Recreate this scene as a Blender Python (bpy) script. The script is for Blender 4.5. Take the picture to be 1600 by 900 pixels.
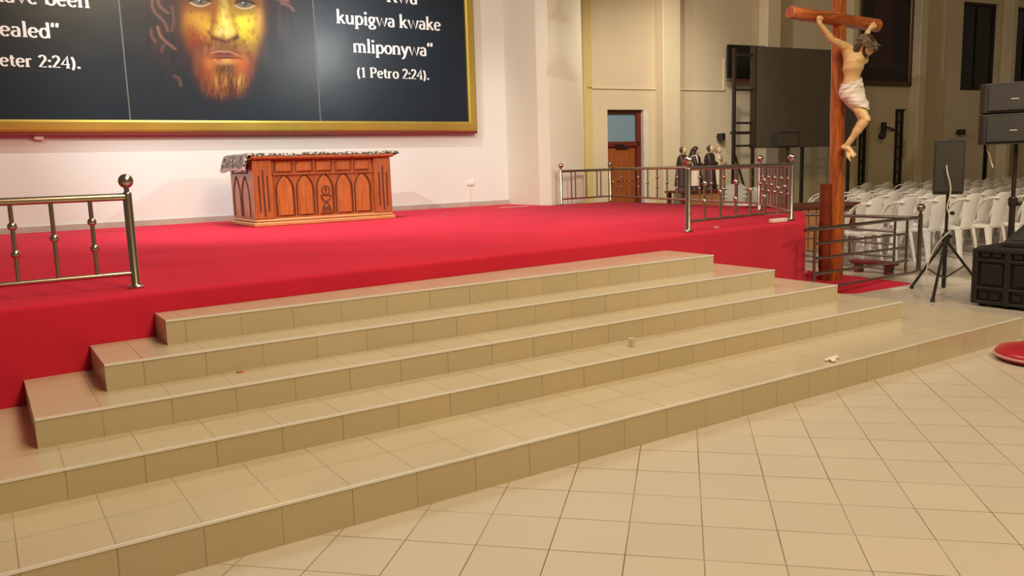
import bpy, math, random
import numpy as np
from mathutils import Matrix, Vector
PI = math.pi
random.seed(7)
for o in list(bpy.data.objects): bpy.data.objects.remove(o)
SC = bpy.context.scene
COL = SC.collection

# ------------------------------------------------------------------ camera, world, lights, exposure
YAW, PITCH, ROLL, FPX, CAMH = 0.5777, -0.1469, -0.0310, 1273.45, 1.6334
def cam_axes():
    f = np.array([math.sin(YAW)*math.cos(PITCH), math.cos(YAW)*math.cos(PITCH), math.sin(PITCH)])
    r = np.array([math.cos(YAW), -math.sin(YAW), 0.0]); u = np.cross(r, f)
    c, s = math.cos(ROLL), math.sin(ROLL)
    return c*r+s*u, -s*r+c*u, f
CR, CU, CF = cam_axes()
CP = np.array([0, 0, CAMH])
cd = bpy.data.cameras.new('camera'); cam = bpy.data.objects.new('camera', cd); COL.objects.link(cam)
cd.sensor_width = 36; cd.lens = 36*FPX/1600; cd.clip_end = 200; cd.clip_start = 0.05
cam.matrix_world = Matrix(((CR[0], CU[0], -CF[0], 0), (CR[1], CU[1], -CF[1], 0), (CR[2], CU[2], -CF[2], CAMH), (0, 0, 0, 1)))
SC.camera = cam
SC.view_settings.view_transform = 'Standard'; SC.view_settings.look = 'None'
SC.view_settings.exposure = 0.0; SC.view_settings.gamma = 1.0; SC.view_settings.use_curve_mapping = False
wd = bpy.data.worlds.new('hall_air'); SC.world = wd; wd.use_nodes = True
wd.node_tree.nodes['Background'].inputs[0].default_value = (0.80, 0.62, 0.44, 1)
wd.node_tree.nodes['Background'].inputs[1].default_value = 0.14
def light(name, kind, loc, target, energy, color, size=1.0, sizey=None, spot=None, blend=0.5):
    d = bpy.data.lights.new(name, kind); d.energy = energy; d.color = color
    if kind == 'AREA':
        d.shape = 'RECTANGLE' if sizey else 'SQUARE'; d.size = size
        if sizey: d.size_y = sizey
    else: d.shadow_soft_size = size
    if kind == 'SPOT': d.spot_size = math.radians(spot); d.spot_blend = blend
    o = bpy.data.objects.new(name, d); COL.objects.link(o); o.location = loc
    o.rotation_euler = (Vector(target)-Vector(loc)).to_track_quat('-Z', 'Y').to_euler()
    return o
WARM = (1.0, 0.895, 0.74); NEUT = (0.98, 1.0, 0.97); YELL = (1.0, 0.66, 0.20)
light('stage_flood_lamp_right', 'SPOT', (8.6, 3.5, 5.0), (3.4, 12.8, 1.6), 820, NEUT, 0.10, spot=70, blend=0.7)
light('stage_flood_lamp_left', 'SPOT', (-1.1, 8.0, 5.2), (6.6, 12.6, 2.2), 1200, NEUT, 0.022, spot=80, blend=0.6)
light('wall_key_lamp', 'SPOT', (3.9, 10.2, 7.6), (3.7, 13.4, 1.6), 1080, NEUT, 0.06, spot=95, blend=0.7)
light('sanctuary_ceiling_lamp', 'AREA', (4.2, 8.2, 7.5), (4.2, 8.2, 0), 230, WARM, 3.0)
light('nave_ceiling_lamp', 'AREA', (3.6, 2.2, 7.5), (3.6, 2.6, 0), 320, WARM, 4.0)
light('riser_fill', 'AREA', (3.8, -3.2, 9.0), (4.2, 5.0, 0.5), 620, YELL, 2.0)  # added front fill to brighten the risers, not a known fitting
light('pillar_fill', 'SPOT', (7.0, 5.5, 6.2), (9.0, 12.1, 2.6), 620, WARM, 0.3, spot=30, blend=0.8)  # added spot that lifts the pillar, no such source known
light('stage_face_fill', 'SPOT', (8.5, -1.0, 5.5), (7.0, 6.0, 0.6), 650, WARM, 0.4, spot=46, blend=0.9)  # added to brighten the right part of the stage face
light('door_wall_fill', 'SPOT', (8.6, 8.0, 6.8), (12.6, 13.6, 2.4), 2000, WARM, 0.15, spot=46, blend=1.0)  # added spot, only there to brighten the door wall
light('side_wall_fill', 'SPOT', (9.6, 11.0, 6.5), (16.5, 13.2, 2.5), 420, WARM, 0.15, spot=60, blend=1.0)  # second added fill, grazing the side wall from the left
light('chair_fill', 'SPOT', (8.6, 1.5, 7.0), (12.4, 6.9, 0), 2000, (1.0, 0.90, 0.78), 0.5, spot=42, blend=0.9)  # added spot to brighten the front rows of chairs

# ------------------------------------------------------------------ pixel rays used to measure the place
def ray(px): return CF + CR*((px[0]-800)/FPX) - CU*((px[1]-450)/FPX)
def onz(px, z):
    d = ray(px); return CP + d*(z-CP[2])/d[2]
def ony(px, y):
    d = ray(px); return CP + d*y/d[1]
def onpl(px, P0, n):
    d = ray(px); return CP + d*float(np.dot(np.array(P0)-CP, n)/np.dot(d, n))
def project(P):
    v = np.array(P)-CP; z = v@CF
    return 800+FPX*(v@CR)/z, 450-FPX*(v@CU)/z, z

# ------------------------------------------------------------------ materials
def newmat(name):
    m = bpy.data.materials.new(name); m.use_nodes = True
    nt = m.node_tree; return m, nt, nt.nodes['Principled BSDF']
def N(nt, t, **kw):
    n = nt.nodes.new(t)
    for k, v in kw.items(): setattr(n, k, v)
    return n
def mat(name, col, rough=0.5, metal=0.0, var=0.08, scale=6.0, bump=0.0, bscale=40.0, sheen=0.0, spec=0.5, coat=0.0):
    m, nt, b = newmat(name)
    geo = N(nt, 'ShaderNodeNewGeometry')
    no = N(nt, 'ShaderNodeTexNoise'); no.inputs['Scale'].default_value = scale; no.inputs['Detail'].default_value = 4
    nt.links.new(geo.outputs['Position'], no.inputs['Vector'])
    cr = N(nt, 'ShaderNodeValToRGB')
    cr.color_ramp.elements[0].position = 0.3; cr.color_ramp.elements[1].position = 0.7
    cr.color_ramp.elements[0].color = tuple(max(0, c*(1-var)) for c in col)+(1,)
    cr.color_ramp.elements[1].color = tuple(min(1, c*(1+var)) for c in col)+(1,)
    nt.links.new(no.outputs['Fac'], cr.inputs[0]); nt.links.new(cr.outputs[0], b.inputs['Base Color'])
    b.inputs['Roughness'].default_value = rough; b.inputs['Metallic'].default_value = metal
    b.inputs['Specular IOR Level'].default_value = spec
    if sheen: b.inputs['Sheen Weight'].default_value = sheen; b.inputs['Sheen Roughness'].default_value = 0.4
    if coat: b.inputs['Coat Weight'].default_value = coat; b.inputs['Coat Roughness'].default_value = 0.1
    if bump:
        n2 = N(nt, 'ShaderNodeTexNoise'); n2.inputs['Scale'].default_value = bscale; n2.inputs['Detail'].default_value = 3
        nt.links.new(geo.outputs['Position'], n2.inputs['Vector'])
        bp = N(nt, 'ShaderNodeBump'); bp.inputs['Strength'].default_value = bump; bp.inputs['Distance'].default_value = 0.01
        nt.links.new(n2.outputs['Fac'], bp.inputs['Height']); nt.links.new(bp.outputs[0], b.inputs['Normal'])
    return m
def wood(name, c0, c1, axis=2, rough=0.35, scale=3.0, stretch=0.08, coat=0.15):
    m, nt, b = newmat(name)
    geo = N(nt, 'ShaderNodeNewGeometry'); mp = N(nt, 'ShaderNodeMapping')
    sc = [14.0]*3; sc[axis] = 14.0*stretch; mp.inputs['Scale'].default_value = sc
    nt.links.new(geo.outputs['Position'], mp.inputs['Vector'])
    no = N(nt, 'ShaderNodeTexNoise'); no.inputs['Scale'].default_value = scale; no.inputs['Detail'].default_value = 6; no.inputs['Distortion'].default_value = 0.6
    nt.links.new(mp.outputs[0], no.inputs['Vector'])
    cr = N(nt, 'ShaderNodeValToRGB'); cr.color_ramp.elements[0].position = 0.32; cr.color_ramp.elements[1].position = 0.68
    cr.color_ramp.elements[0].color = c0+(1,); cr.color_ramp.elements[1].color = c1+(1,)
    nt.links.new(no.outputs['Fac'], cr.inputs[0]); nt.links.new(cr.outputs[0], b.inputs['Base Color'])
    b.inputs['Roughness'].default_value = rough; b.inputs['Coat Weight'].default_value = coat; b.inputs['Coat Roughness'].default_value = 0.15
    return m
def tile(name, phx, phy, size, mode, col, grout, rough=0.22, gw=0.005, var=0.05, gs_=1.6):
    """square tiles; mode 'diag': 45 degree floor; mode 'step': treads along x/y, risers jointed along x (ends along y)"""
    m, nt, b = newmat(name)
    geo = N(nt, 'ShaderNodeNewGeometry'); sep = N(nt, 'ShaderNodeSeparateXYZ'); nt.links.new(geo.outputs['Position'], sep.inputs[0])
    def M(op, a, c=None, v=None):
        n = N(nt, 'ShaderNodeMath', operation=op)
        for i, t in enumerate((a, c)):
            if t is None: continue
            if isinstance(t, (int, float)): n.inputs[i].default_value = t
            else: nt.links.new(t, n.inputs[i])
        return n.outputs[0]
    x, y = sep.outputs[0], sep.outputs[1]
    if mode == 'diag':
        k = 1/math.sqrt(2); a = M('MULTIPLY', M('SUBTRACT', x, y), k); c = M('MULTIPLY', M('ADD', x, y), k)
    else: a, c = x, y
    ua = M('DIVIDE', M('SUBTRACT', a, phx-50*size), size); uc = M('DIVIDE', M('SUBTRACT', c, phy-50*size), size)
    def line(u):
        f = M('FRACT', u); d = M('MINIMUM', f, M('SUBTRACT', 1.0, f))
        return M('LESS_THAN', d, gw/size*0.5)
    la, lc = line(ua), line(uc)
    if mode == 'step':
        sn = N(nt, 'ShaderNodeSeparateXYZ'); nt.links.new(geo.outputs['True Normal'], sn.inputs[0])
        isz = M('GREATER_THAN', M('ABSOLUTE', sn.outputs[2]), 0.5); isx = M('GREATER_THAN', M('ABSOLUTE', sn.outputs[0]), 0.5)
        la = M('MULTIPLY', la, M('SUBTRACT', 1.0, isx)); lc = M('MULTIPLY', lc, M('MAXIMUM', isz, isx))
    g = M('MAXIMUM', la, lc)
    cell = N(nt, 'ShaderNodeCombineXYZ'); nt.links.new(M('FLOOR', ua), cell.inputs[0]); nt.links.new(M('FLOOR', uc), cell.inputs[1])
    wn = N(nt, 'ShaderNodeTexWhiteNoise', noise_dimensions='3D'); nt.links.new(cell.outputs[0], wn.inputs['Vector'])
    no = N(nt, 'ShaderNodeTexNoise'); no.inputs['Scale'].default_value = 2.5; no.inputs['Detail'].default_value = 5
    nt.links.new(geo.outputs['Position'], no.inputs['Vector'])
    fac = M('ADD', M('MULTIPLY', wn.outputs['Value'], 0.5), M('MULTIPLY', no.outputs['Fac'], 0.5))
    mx = N(nt, 'ShaderNodeMix', data_type='RGBA'); nt.links.new(fac, mx.inputs[0])
    mx.inputs[6].default_value = tuple(v*(1-var) for v in col)+(1,); mx.inputs[7].default_value = tuple(min(1, v*(1+var)) for v in col)+(1,)
    no2 = N(nt, 'ShaderNodeTexNoise'); no2.inputs['Scale'].default_value = 1.7; nt.links.new(geo.outputs['Position'], no2.inputs['Vector'])
    gs = M('MULTIPLY', g, M('MULTIPLY', no2.outputs['Fac'], gs_))
    m2 = N(nt, 'ShaderNodeMix', data_type='RGBA'); nt.links.new(gs, m2.inputs[0]); nt.links.new(mx.outputs[2], m2.inputs[6]); m2.inputs[7].default_value = grout+(1,)
    nt.links.new(m2.outputs[2], b.inputs['Base Color'])
    b.inputs['Roughness'].default_value = rough
    return m
TILE = (0.545, 0.485, 0.405); GROUT = (0.16, 0.11, 0.06)
M_floor = tile('floor_tiles', 0.0905, 3.586, 0.3252, 'diag', TILE, GROUT, rough=0.3)
M_wall = mat('cream_wall_paint', (0.69, 0.715, 0.69), 0.75, var=0.02, scale=0.8, bump=0.05, bscale=30)
M_pillar = mat('cream_pillar_paint', (0.70, 0.69, 0.575), 0.75, var=0.02, scale=0.8)
M_wallw = mat('beige_side_wall_paint', (0.62, 0.525, 0.365), 0.75, var=0.04, scale=0.7)
M_pil = mat('beige_pilaster_paint', (0.67, 0.57, 0.40), 0.7, var=0.03, scale=0.9)
M_yel = mat('yellowed_corner_paint', (0.60, 0.47, 0.20), 0.7, var=0.04, scale=0.9)
M_red = mat('red_carpet', (0.58, 0.024, 0.055), 0.95, var=0.07, scale=1.6, bump=0.35, bscale=220, sheen=0.06, spec=0.05)
M_chrome = mat('polished_steel_tube', (0.50, 0.41, 0.36), 0.26, 1.0, var=0.05, scale=9)
M_alu = mat('aluminium_nosing', (0.93, 0.94, 0.98), 0.25, 0.35, var=0.02)
M_bar = mat('dull_steel_barrier', (0.30, 0.24, 0.20), 0.3, 1.0, var=0.1, scale=6)
M_gold = mat('gold_frame_paint', (0.46, 0.335, 0.060), 0.42, 0.5, var=0.10, scale=1.2)
M_maroon = mat('maroon_and_frame_shade', (0.16, 0.012, 0.012), 0.5)  # kneeler pad colour, also the painted shade line at the banner frame
M_canvas = mat('slate_vinyl', (0.016, 0.024, 0.034), 0.26, var=0.08, scale=1.2, bump=0.25, bscale=2.2, spec=0.3)
M_letter = mat('white_print', (0.80, 0.79, 0.80), 0.5, var=0.02)
M_seam = mat('grey_vinyl_seam', (0.10, 0.10, 0.10), 0.4)
M_alt = wood('altar_mahogany', (0.28, 0.070, 0.016), (0.44, 0.125, 0.030))
M_altp = wood('altar_panel_wood', (0.34, 0.090, 0.018), (0.50, 0.150, 0.034))
M_altb = wood('altar_base_wood', (0.46, 0.20, 0.075), (0.60, 0.28, 0.11), axis=0)
M_carve = mat('dark_carved_groove', (0.075, 0.014, 0.006), 0.6)
M_cross = wood('varnished_log', (0.24, 0.050, 0.012), (0.52, 0.145, 0.030), scale=1.6, stretch=0.12, rough=0.25, coat=0.4)
M_crossx = wood('varnished_crossbar', (0.24, 0.050, 0.012), (0.52, 0.145, 0.030), axis=0, scale=1.6, stretch=0.12, rough=0.25, coat=0.4)
M_crossd = wood('dark_varnished_log', (0.11, 0.018, 0.006), (0.20, 0.035, 0.010), scale=1.6, stretch=0.12, rough=0.3)
M_end = wood('sawn_log_end', (0.34, 0.075, 0.030), (0.44, 0.13, 0.06), rough=0.5)
M_skin = mat('painted_flesh', (0.76, 0.52, 0.27), 0.4, var=0.10, scale=5)
M_loin = mat('white_plaster_cloth', (0.80, 0.73, 0.68), 0.5, var=0.04)
M_hair = mat('dark_brown_hair_paint', (0.055, 0.028, 0.014), 0.45, var=0.3, scale=20)
M_thorn = mat('grey_brown_thorn_twig', (0.20, 0.155, 0.105), 0.5, var=0.4, scale=30)
M_blood = mat('painted_blood', (0.22, 0.012, 0.008), 0.35)
M_black = mat('black_plastic', (0.016, 0.014, 0.012), 0.42, var=0.15)
M_dgrey = mat('dark_grey_cabinet', (0.028, 0.024, 0.020), 0.5, var=0.10, scale=8)
M_grille = mat('speaker_grille', (0.034, 0.030, 0.024), 0.6, var=0.12, scale=30)
M_screen = mat('unlit_screen', (0.090, 0.074, 0.052), 0.5, var=0.04)
M_steelb = mat('dark_painted_steel', (0.022, 0.014, 0.010), 0.45)
M_white = mat('white_plastic', (0.78, 0.74, 0.68), 0.35, var=0.03)
M_door = wood('door_wood', (0.24, 0.060, 0.014), (0.36, 0.105, 0.026))
M_doorf = mat('dark_red_door_frame', (0.14, 0.022, 0.014), 0.4)
M_sky = mat('blue_transom_glass', (0.19, 0.29, 0.37), 0.12, var=0.04)
M_glass = mat('night_window_glass', (0.012, 0.010, 0.007), 0.12)
M_glassp = mat('pale_window_glass', (0.20, 0.19, 0.16), 0.15, var=0.1)
M_cable = mat('white_cable', (0.66, 0.60, 0.50), 0.5)
M_desk = wood('desk_top_wood', (0.10, 0.022, 0.014), (0.15, 0.035, 0.022), axis=0)
M_deskp = wood('desk_panel_wood', (0.34, 0.15, 0.055), (0.46, 0.22, 0.09))
M_skirt = mat('grey_skirting', (0.42, 0.37, 0.32), 0.5)
M_redv = mat('red_vinyl', (0.42, 0.014, 0.030), 0.28, var=0.06)
M_pink = mat('pale_pink_edging', (0.60, 0.30, 0.26), 0.5)

# ------------------------------------------------------------------ mesh builder
class MB:
    def __init__(s): s.v = []; s.f = []
    def add(s, v, f):
        b = len(s.v); s.v += [tuple(map(float, p)) for p in v]; s.f += [tuple(i+b for i in q) for q in f]; return s
    def box(s, a, b):
        x0, x1 = sorted((a[0], b[0])); y0, y1 = sorted((a[1], b[1])); z0, z1 = sorted((a[2], b[2]))
        return s.add([(x0,y0,z0),(x1,y0,z0),(x1,y1,z0),(x0,y1,z0),(x0,y0,z1),(x1,y0,z1),(x1,y1,z1),(x0,y1,z1)],
                     [(0,3,2,1),(4,5,6,7),(0,1,5,4),(1,2,6,5),(2,3,7,6),(3,0,4,7)])
    def cbox(s, a, b, c=0.01):
        """box with all edges chamfered"""
        x0, x1 = sorted((a[0], b[0])); y0, y1 = sorted((a[1], b[1])); z0, z1 = sorted((a[2], b[2]))
        c = min(c, (x1-x0)*.45, (y1-y0)*.45, (z1-z0)*.45)
        rings = []
        for z, i in ((z0, c), (z0+c, 0), (z1-c, 0), (z1, c)):
            X0, X1, Y0, Y1 = x0+i, x1-i, y0+i, y1-i
            rings.append([(X0+c,Y0,z),(X1-c,Y0,z),(X1,Y0+c,z),(X1,Y1-c,z),(X1-c,Y1,z),(X0+c,Y1,z),(X0,Y1-c,z),(X0,Y0+c,z)])
        return s.loft(rings, True)
    def loft(s, rings, caps=True, closed=True):
        n = len(rings[0]); v = [p for r in rings for p in r]; f = []
        for i in range(len(rings)-1):
            for j in range(n if closed else n-1):
                k = (j+1) % n; f.append((i*n+j, i*n+k, (i+1)*n+k, (i+1)*n+j))
        if caps: f.append(tuple(range(n-1, -1, -1))); f.append(tuple(range((len(rings)-1)*n, len(rings)*n)))
        return s.add(v, f)
    def prism(s, poly, z0, z1):
        return s.loft([[(x, y, z0) for x, y in poly], [(x, y, z1) for x, y in poly]])
    def slab(s, poly, O, U, V, W, t0, t1):
        """polygon (a,b) in the plane O+aU+bV, thickness t0..t1 along W"""
        O, U, V, W = map(np.array, (O, U, V, W))
        return s.loft([[O+U*a+V*b+W*t0 for a, b in poly], [O+U*a+V*b+W*t1 for a, b in poly]])
    def tube(s, pts, r, n=10, caps=True):
        pts = [np.array(p, float) for p in pts]; R = r if isinstance(r, (list, tuple)) else [r]*len(pts)
        rings = []; up = None
        for i, p in enumerate(pts):
            t = pts[min(i+1, len(pts)-1)]-pts[max(i-1, 0)]; t = t/(np.linalg.norm(t)+1e-9)
            if up is None:
                a = np.array([0, 0, 1.0]) if abs(t[2]) < .9 else np.array([1.0, 0, 0]); up = np.cross(t, a)
            up = up-t*np.dot(up, t); up = up/(np.linalg.norm(up)+1e-9); w = np.cross(t, up)
            rings.append([p+R[i]*(math.cos(2*PI*k/n)*up+math.sin(2*PI*k/n)*w) for k in range(n)])
        return s.loft(rings, caps)
    def ball(s, c, r, n=14, m=9, sc=(1, 1, 1), rot=None):
        rings = []
        c = np.array(c, float)
        for i in range(m+1):
            a = -PI/2+PI*i/m; rr = max(1e-4, math.cos(a))
            ring = []
            for k in range(n):
                q = np.array([r*sc[0]*rr*math.cos(2*PI*k/n), r*sc[1]*rr*math.sin(2*PI*k/n), r*sc[2]*math.sin(a)])
                if rot is not None: q = rot@q
                ring.append(c+q)
            rings.append(ring)
        return s.loft(rings, True)
    def lathe(s, c, prof, n=20):
        return s.loft([[(c[0]+r*math.cos(2*PI*k/n), c[1]+r*math.sin(2*PI*k/n), c[2]+z) for k in range(n)] for r, z in prof])
    def capsule(s, a, b, ra, rb, n=12):
        a = np.array(a, float); b = np.array(b, float); t = (b-a); L = np.linalg.norm(t); t = t/(L+1e-9)
        P = [a-t*ra*math.cos(q) for q in (0.0, .5, 1.0)]+[a+t*L*.33, a+t*L*.66]+[b+t*rb*math.cos(q) for q in (1.0, .5, 0.0)]
        Rr = [ra*max(.02, math.sin(q)) for q in (0.0, .5, 1.0)]+[ra+(rb-ra)*.33, ra+(rb-ra)*.66]+[rb*max(.02, math.sin(q)) for q in (1.0, .5, 0.0)]
        return s.tube(P, Rr, n)
def chaikin(pts, it=2):
    pts = [np.array(p, float) for p in pts]
    for _ in range(it):
        q = [pts[0]]
        for a, b in zip(pts, pts[1:]): q += [a*.75+b*.25, a*.25+b*.75]
        pts = q+[pts[-1]]
    return pts
WM = {}
def base_of(vw):
    a = np.array(vw); lo, hi = a.min(0), a.max(0); return Vector(((lo[0]+hi[0])/2, (lo[1]+hi[1])/2, lo[2]))
def build(name, mb, material, parent=None, M=None, smooth=False, bevel=0.0):
    vw = [tuple((M@Vector(p)) if M is not None else Vector(p)) for p in mb.v]
    B = WM[parent] if parent else Matrix.Translation(base_of(vw))
    inv = B.inverted()
    me = bpy.data.meshes.new(name); me.from_pydata([tuple(inv@Vector(p)) for p in vw], [], mb.f); me.validate(); me.update()
    import bmesh
    bm = bmesh.new(); bm.from_mesh(me); bmesh.ops.recalc_face_normals(bm, faces=bm.faces); bm.to_mesh(me); bm.free()
    o = bpy.data.objects.new(name, me); COL.objects.link(o); me.materials.append(material)
    if parent: o.parent = parent
    else: o.matrix_world = B
    WM[o] = B
    if smooth:
        me.polygons.foreach_set('use_smooth', [True]*len(me.polygons))
        try: me.set_sharp_from_angle(angle=math.radians(40))
        except Exception: pass
    if bevel:
        bv = o.modifiers.new('soft_edges', 'BEVEL'); bv.width = bevel; bv.segments = 2; bv.limit_method = 'ANGLE'; bv.angle_limit = math.radians(40)
    return o
def thing(name, label, cat, loc, rotz=0.0, group=None):
    o = bpy.data.objects.new(name, None); COL.objects.link(o); o.empty_display_size = 0.1
    M = Matrix.Translation(Vector(loc))@Matrix.Rotation(rotz, 4, 'Z'); o.matrix_world = M; WM[o] = M
    return tag(o, label, cat, group)
def tag(o, label, cat, group=None, kind=None):
    o['label'] = label; o['category'] = cat
    if group: o['group'] = group
    if kind: o['kind'] = kind
    return o
def struct(name, mb, material, M=None, **kw):
    o = build(name, mb, material, None, M, **kw); o['kind'] = 'structure'; return o
def frame(loc, rz): return Matrix.Translation(Vector(loc))@Matrix.Rotation(rz, 4, 'Z')
def copy_tree(o, parent=None):
    c = o.copy(); COL.objects.link(c); WM[c] = WM[o]
    if parent: c.parent = parent
    for ch in list(o.children): copy_tree(ch, c)
    return c
def remesh(o, voxel, it=6):
    r = o.modifiers.new('skin_surface', 'REMESH'); r.mode = 'VOXEL'; r.voxel_size = voxel; r.use_smooth_shade = True
    s = o.modifiers.new('soften', 'SMOOTH'); s.factor = 0.5; s.iterations = it

# ------------------------------------------------------------------ measured levels
H1, H = 0.1916, 0.15
ZS = 0.9266                                   # stage top
YK = [3.4469, 4.0977, 4.4962, 4.8359, 5.1520] # nosing lines
ZK = [H1+H*k for k in range(5)]
XL = [-1.0, -0.25, 0.1346, 0.4974, 0.8813]
XR = [7.5992, 6.8208, 6.4476, 6.0022, 5.5497]
YW = 13.4                                     # main back wall
def yfront(x): return 5.452+0.058*x           # stage front edge

# ------------------------------------------------------------------ setting
struct('floor', MB().box((-12, -6, -0.2), (32, 18, 0)), M_floor)
struct('wall_back', MB().box((-4, YW, 0), (8.72, YW+0.3, 9)), M_wall)
# pillar that closes the sanctuary: side face at x=8.72, front face at y=12.1
pillar = MB().prism([(8.72, YW+0.3), (8.72, 12.35), (8.82, 12.12), (9.56, 12.10), (9.56, YW+0.3)], 0, 9)
struct('wall_pillar', pillar, M_pillar)
WA = (10.9, 13.9, 0.0); WR = math.radians(-7)
MW = frame(WA, WR)                            # side wall frame: x along wall, -y towards the viewer
dW = np.array([math.cos(WR), math.sin(WR), 0]); nW = np.array([math.sin(WR), -math.cos(WR), 0])
def onW(px, off=0.0):
    P = onpl(px, np.array(WA)+nW*off, nW); d = P-np.array(WA); return float(d@dW), float(P[2])
def wpt(s, d, z): return tuple(MW@Vector((s, -d, z)))
def wall_holes(s0, s1, z0, z1, y0, y1, holes):
    mb = MB(); xs = sorted({s0, s1}|{h[0] for h in holes}|{h[1] for h in holes})
    for a, b in zip(xs, xs[1:]):
        hs = sorted([h for h in holes if h[0] <= a+1e-6 and h[1] >= b-1e-6], key=lambda h: h[2]); z = z0
        for h in hs:
            if h[2] > z: mb.box((a, y0, z), (b, y1, h[2]))
            z = h[3]
        if z < z1: mb.box((a, y0, z), (b, y1, z1))
    return mb
DOOR = (onW((950, 250))[0], onW((1006, 250))[0]+.12, 0.0, 2.80)
W1 = (onW((1503, 80))[0], onW((1558, 80))[0], 3.36, 5.72)
W2 = (onW((1581, 80))[0], onW((1581, 80))[0]+1.55, 3.30, 5.70)
W3 = (onW((1398, 200))[0], onW((1416, 200))[0], 0.55, 2.84)
W4 = (onW((1341, 240))[0], onW((1357, 240))[0], 0.55, 2.84)
W5 = (onW((1536, 245))[0], onW((1548, 245))[0], 0.55, 2.84)
W6 = (onW((1574, 245))[0], onW((1583, 245))[0], 0.55, 2.84)
struct('wall_side', wall_holes(-2.0, 19.0, 0, 9, 0, 0.35, [DOOR, W1, W2, W3, W4, W5, W6]), M_wallw, MW)
struct('wall_recess', MB().box((9.3, YW+.45, 0), (9.42, 14.4, 9)), M_yel)
struct('trim_1', MB().box((onW((912, 200))[0], -0.03, 0), (onW((925, 200))[0], 0.0, 9)), M_yel, MW)
# pilasters
for k, (a, b, c) in enumerate([(1027, 1037, 1064), (1188, 1197, 1218), (1318, 1328, 1338), (1420, 1433, 1444), (1560, 1573, 1581)]):
    prot = 0.30
    sl = onW((b, 200), prot)[0]; sr = onW((c, 200), prot)[0]
    o = struct('trim_%d' % (k+2), MB().cbox((sl, -prot, 0), (sr, 0.0, 9), 0.02), M_pil, MW)
# groove lines of plaster joints beside pilasters
for k, px in enumerate((1474,)):
    s_ = onW((px, 100))[0]
    struct('trim_%d' % (k+7), MB().box((s_-.03, -0.02, 0), (s_+.03, 0, 9)), M_pil, MW)
def window(idx, h, bars_v, bars_h, glass, M_fr, depth=0.14):
    fr = MB(); t = 0.06
    fr.box((h[0], depth-.05, h[2]), (h[0]+t, depth+.05, h[3])); fr.box((h[1]-t, depth-.05, h[2]), (h[1], depth+.05, h[3]))
    fr.box((h[0], depth-.05, h[2]), (h[1], depth+.05, h[2]+t)); fr.box((h[0], depth-.05, h[3]-t), (h[1], depth+.05, h[3]))
    w = struct('window_%d' % idx, fr, M_fr, MW)
    build('pane', MB().box((h[0]+t*.5, depth, h[2]+t*.5), (h[1]-t*.5, depth+.015, h[3]-t*.5)), glass, w, MW)
    g = MB()
    for i in range(1, bars_v+1):
        x = h[0]+(h[1]-h[0])*i/(bars_v+1); g.box((x-.022, depth-.04, h[2]), (x+.022, depth-.01, h[3]))
    for i in range(1, bars_h+1):
        z = h[2]+(h[3]-h[2])*i/(bars_h+1); g.box((h[0], depth-.04, z-.018), (h[1], depth-.01, z+.018))
    build('window_bars', g, M_fr, w, MW)
window(1, W1, 1, 0, M_glass, M_steelb); window(2, W2, 1, 0, M_glass, M_steelb)
window(3, W3, 1, 6, M_glassp, M_steelb); window(4, W4, 1, 6, M_glassp, M_steelb)
window(5, W5, 1, 6, M_glass, M_steelb); window(6, W6, 1, 6, M_glass, M_steelb)
# door with blue transom
d0, d1, dz = DOOR[0], DOOR[1]-.12, 2.80
fr = MB(); t = 0.09
fr.box((d0, .10, 0), (d0+.03, .24, dz)); fr.box((d1-.12, .10, 0), (d1, .24, dz)); fr.box((d0, .10, dz-.07), (d1, .24, dz)); fr.box((d0, .10, 2.02), (d1, .24, 2.12))
dr = struct('door_1', fr, M_doorf, MW)
build('transom_pane', MB().box((d0+.03, .16, 2.12), (d1-.12, .18, dz-.07)), M_sky, dr, MW)
lf = MB(); lf.box((d0+.03, .17, 0), (d1-.12, .21, 2.02))
leaf = build('door_leaf', lf, M_door, dr, MW)
pn = MB(); w_ = (d1-.12-d0-.03)
for i in range(3):
    for (za, zb) in ((1.25, 1.90), (.15, 1.1)):
        pn.cbox((d0+.03+w_*(i+.12)/3, .155, za), (d0+.03+w_*(i+.88)/3, .175, zb), .02)
build('raised_panel', pn, M_door, leaf, MW)
ca = MB(); ca.cbox((d0+.30, .11, 1.97), (d0+.62, .16, 2.05), .01); ca.tube([(d0+.55, .12, 2.03), (d0+.35, .05, 2.06), (d0+.2, .1, 2.07)], .012, 6)
build('door_closer', ca, M_steelb, dr, MW)
struct('trim_8', MB().box((d1+.0, .0, 0), (d1+.12, .3, 2.80)), mat('white_reveal_paint', (0.66, 0.60, 0.54), .7), MW)
# skirting along the main wall
struct('baseboard_back', MB().box((-4, YW-.03, ZS), (8.70, YW, ZS+.085)), M_skirt)

# ------------------------------------------------------------------ stage and stairs
poly = [(-4, yfront(-4)), (7.86, yfront(7.86)), (9.3, 7.0), (10.05, 8.6), (10.12, 10.1), (10.25, 12.08), (8.72, 12.1), (8.72, YW), (-4, YW)]
st = MB(); r_ = 0.035
def inset_front(p, d):
    out = []
    for x, y in p:
        if y < yfront(x)+.01: out.append((x-(d if x > 5 else 0), y+d))
        elif (x, y) in [(9.3, 7.0), (10.05, 8.6), (10.12, 10.1), (10.25, 12.08)]: out.append((x-d, y))
        else: out.append((x, y))
    return out
rings = [[(x, y, 0) for x, y in poly]]
for k in range(6):
    a = PI/2*k/5; i_ = r_*(1-math.cos(a)); z = ZS-r_+r_*math.sin(a)
    rings.append([(x, y, z) for x, y in inset_front(poly, i_)])
st.loft(rings)
stage = thing('stage_platform', 'wide raised platform covered in red carpet behind the tiled steps', 'stage', (3, 9, 0))
build('carpet', st, M_red, stage, smooth=True)
stairs = thing('staircase', 'broad five-step tiled staircase with bright metal nosings in front of the red stage', 'stairs', (3.3, 4.5, 0))
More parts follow.
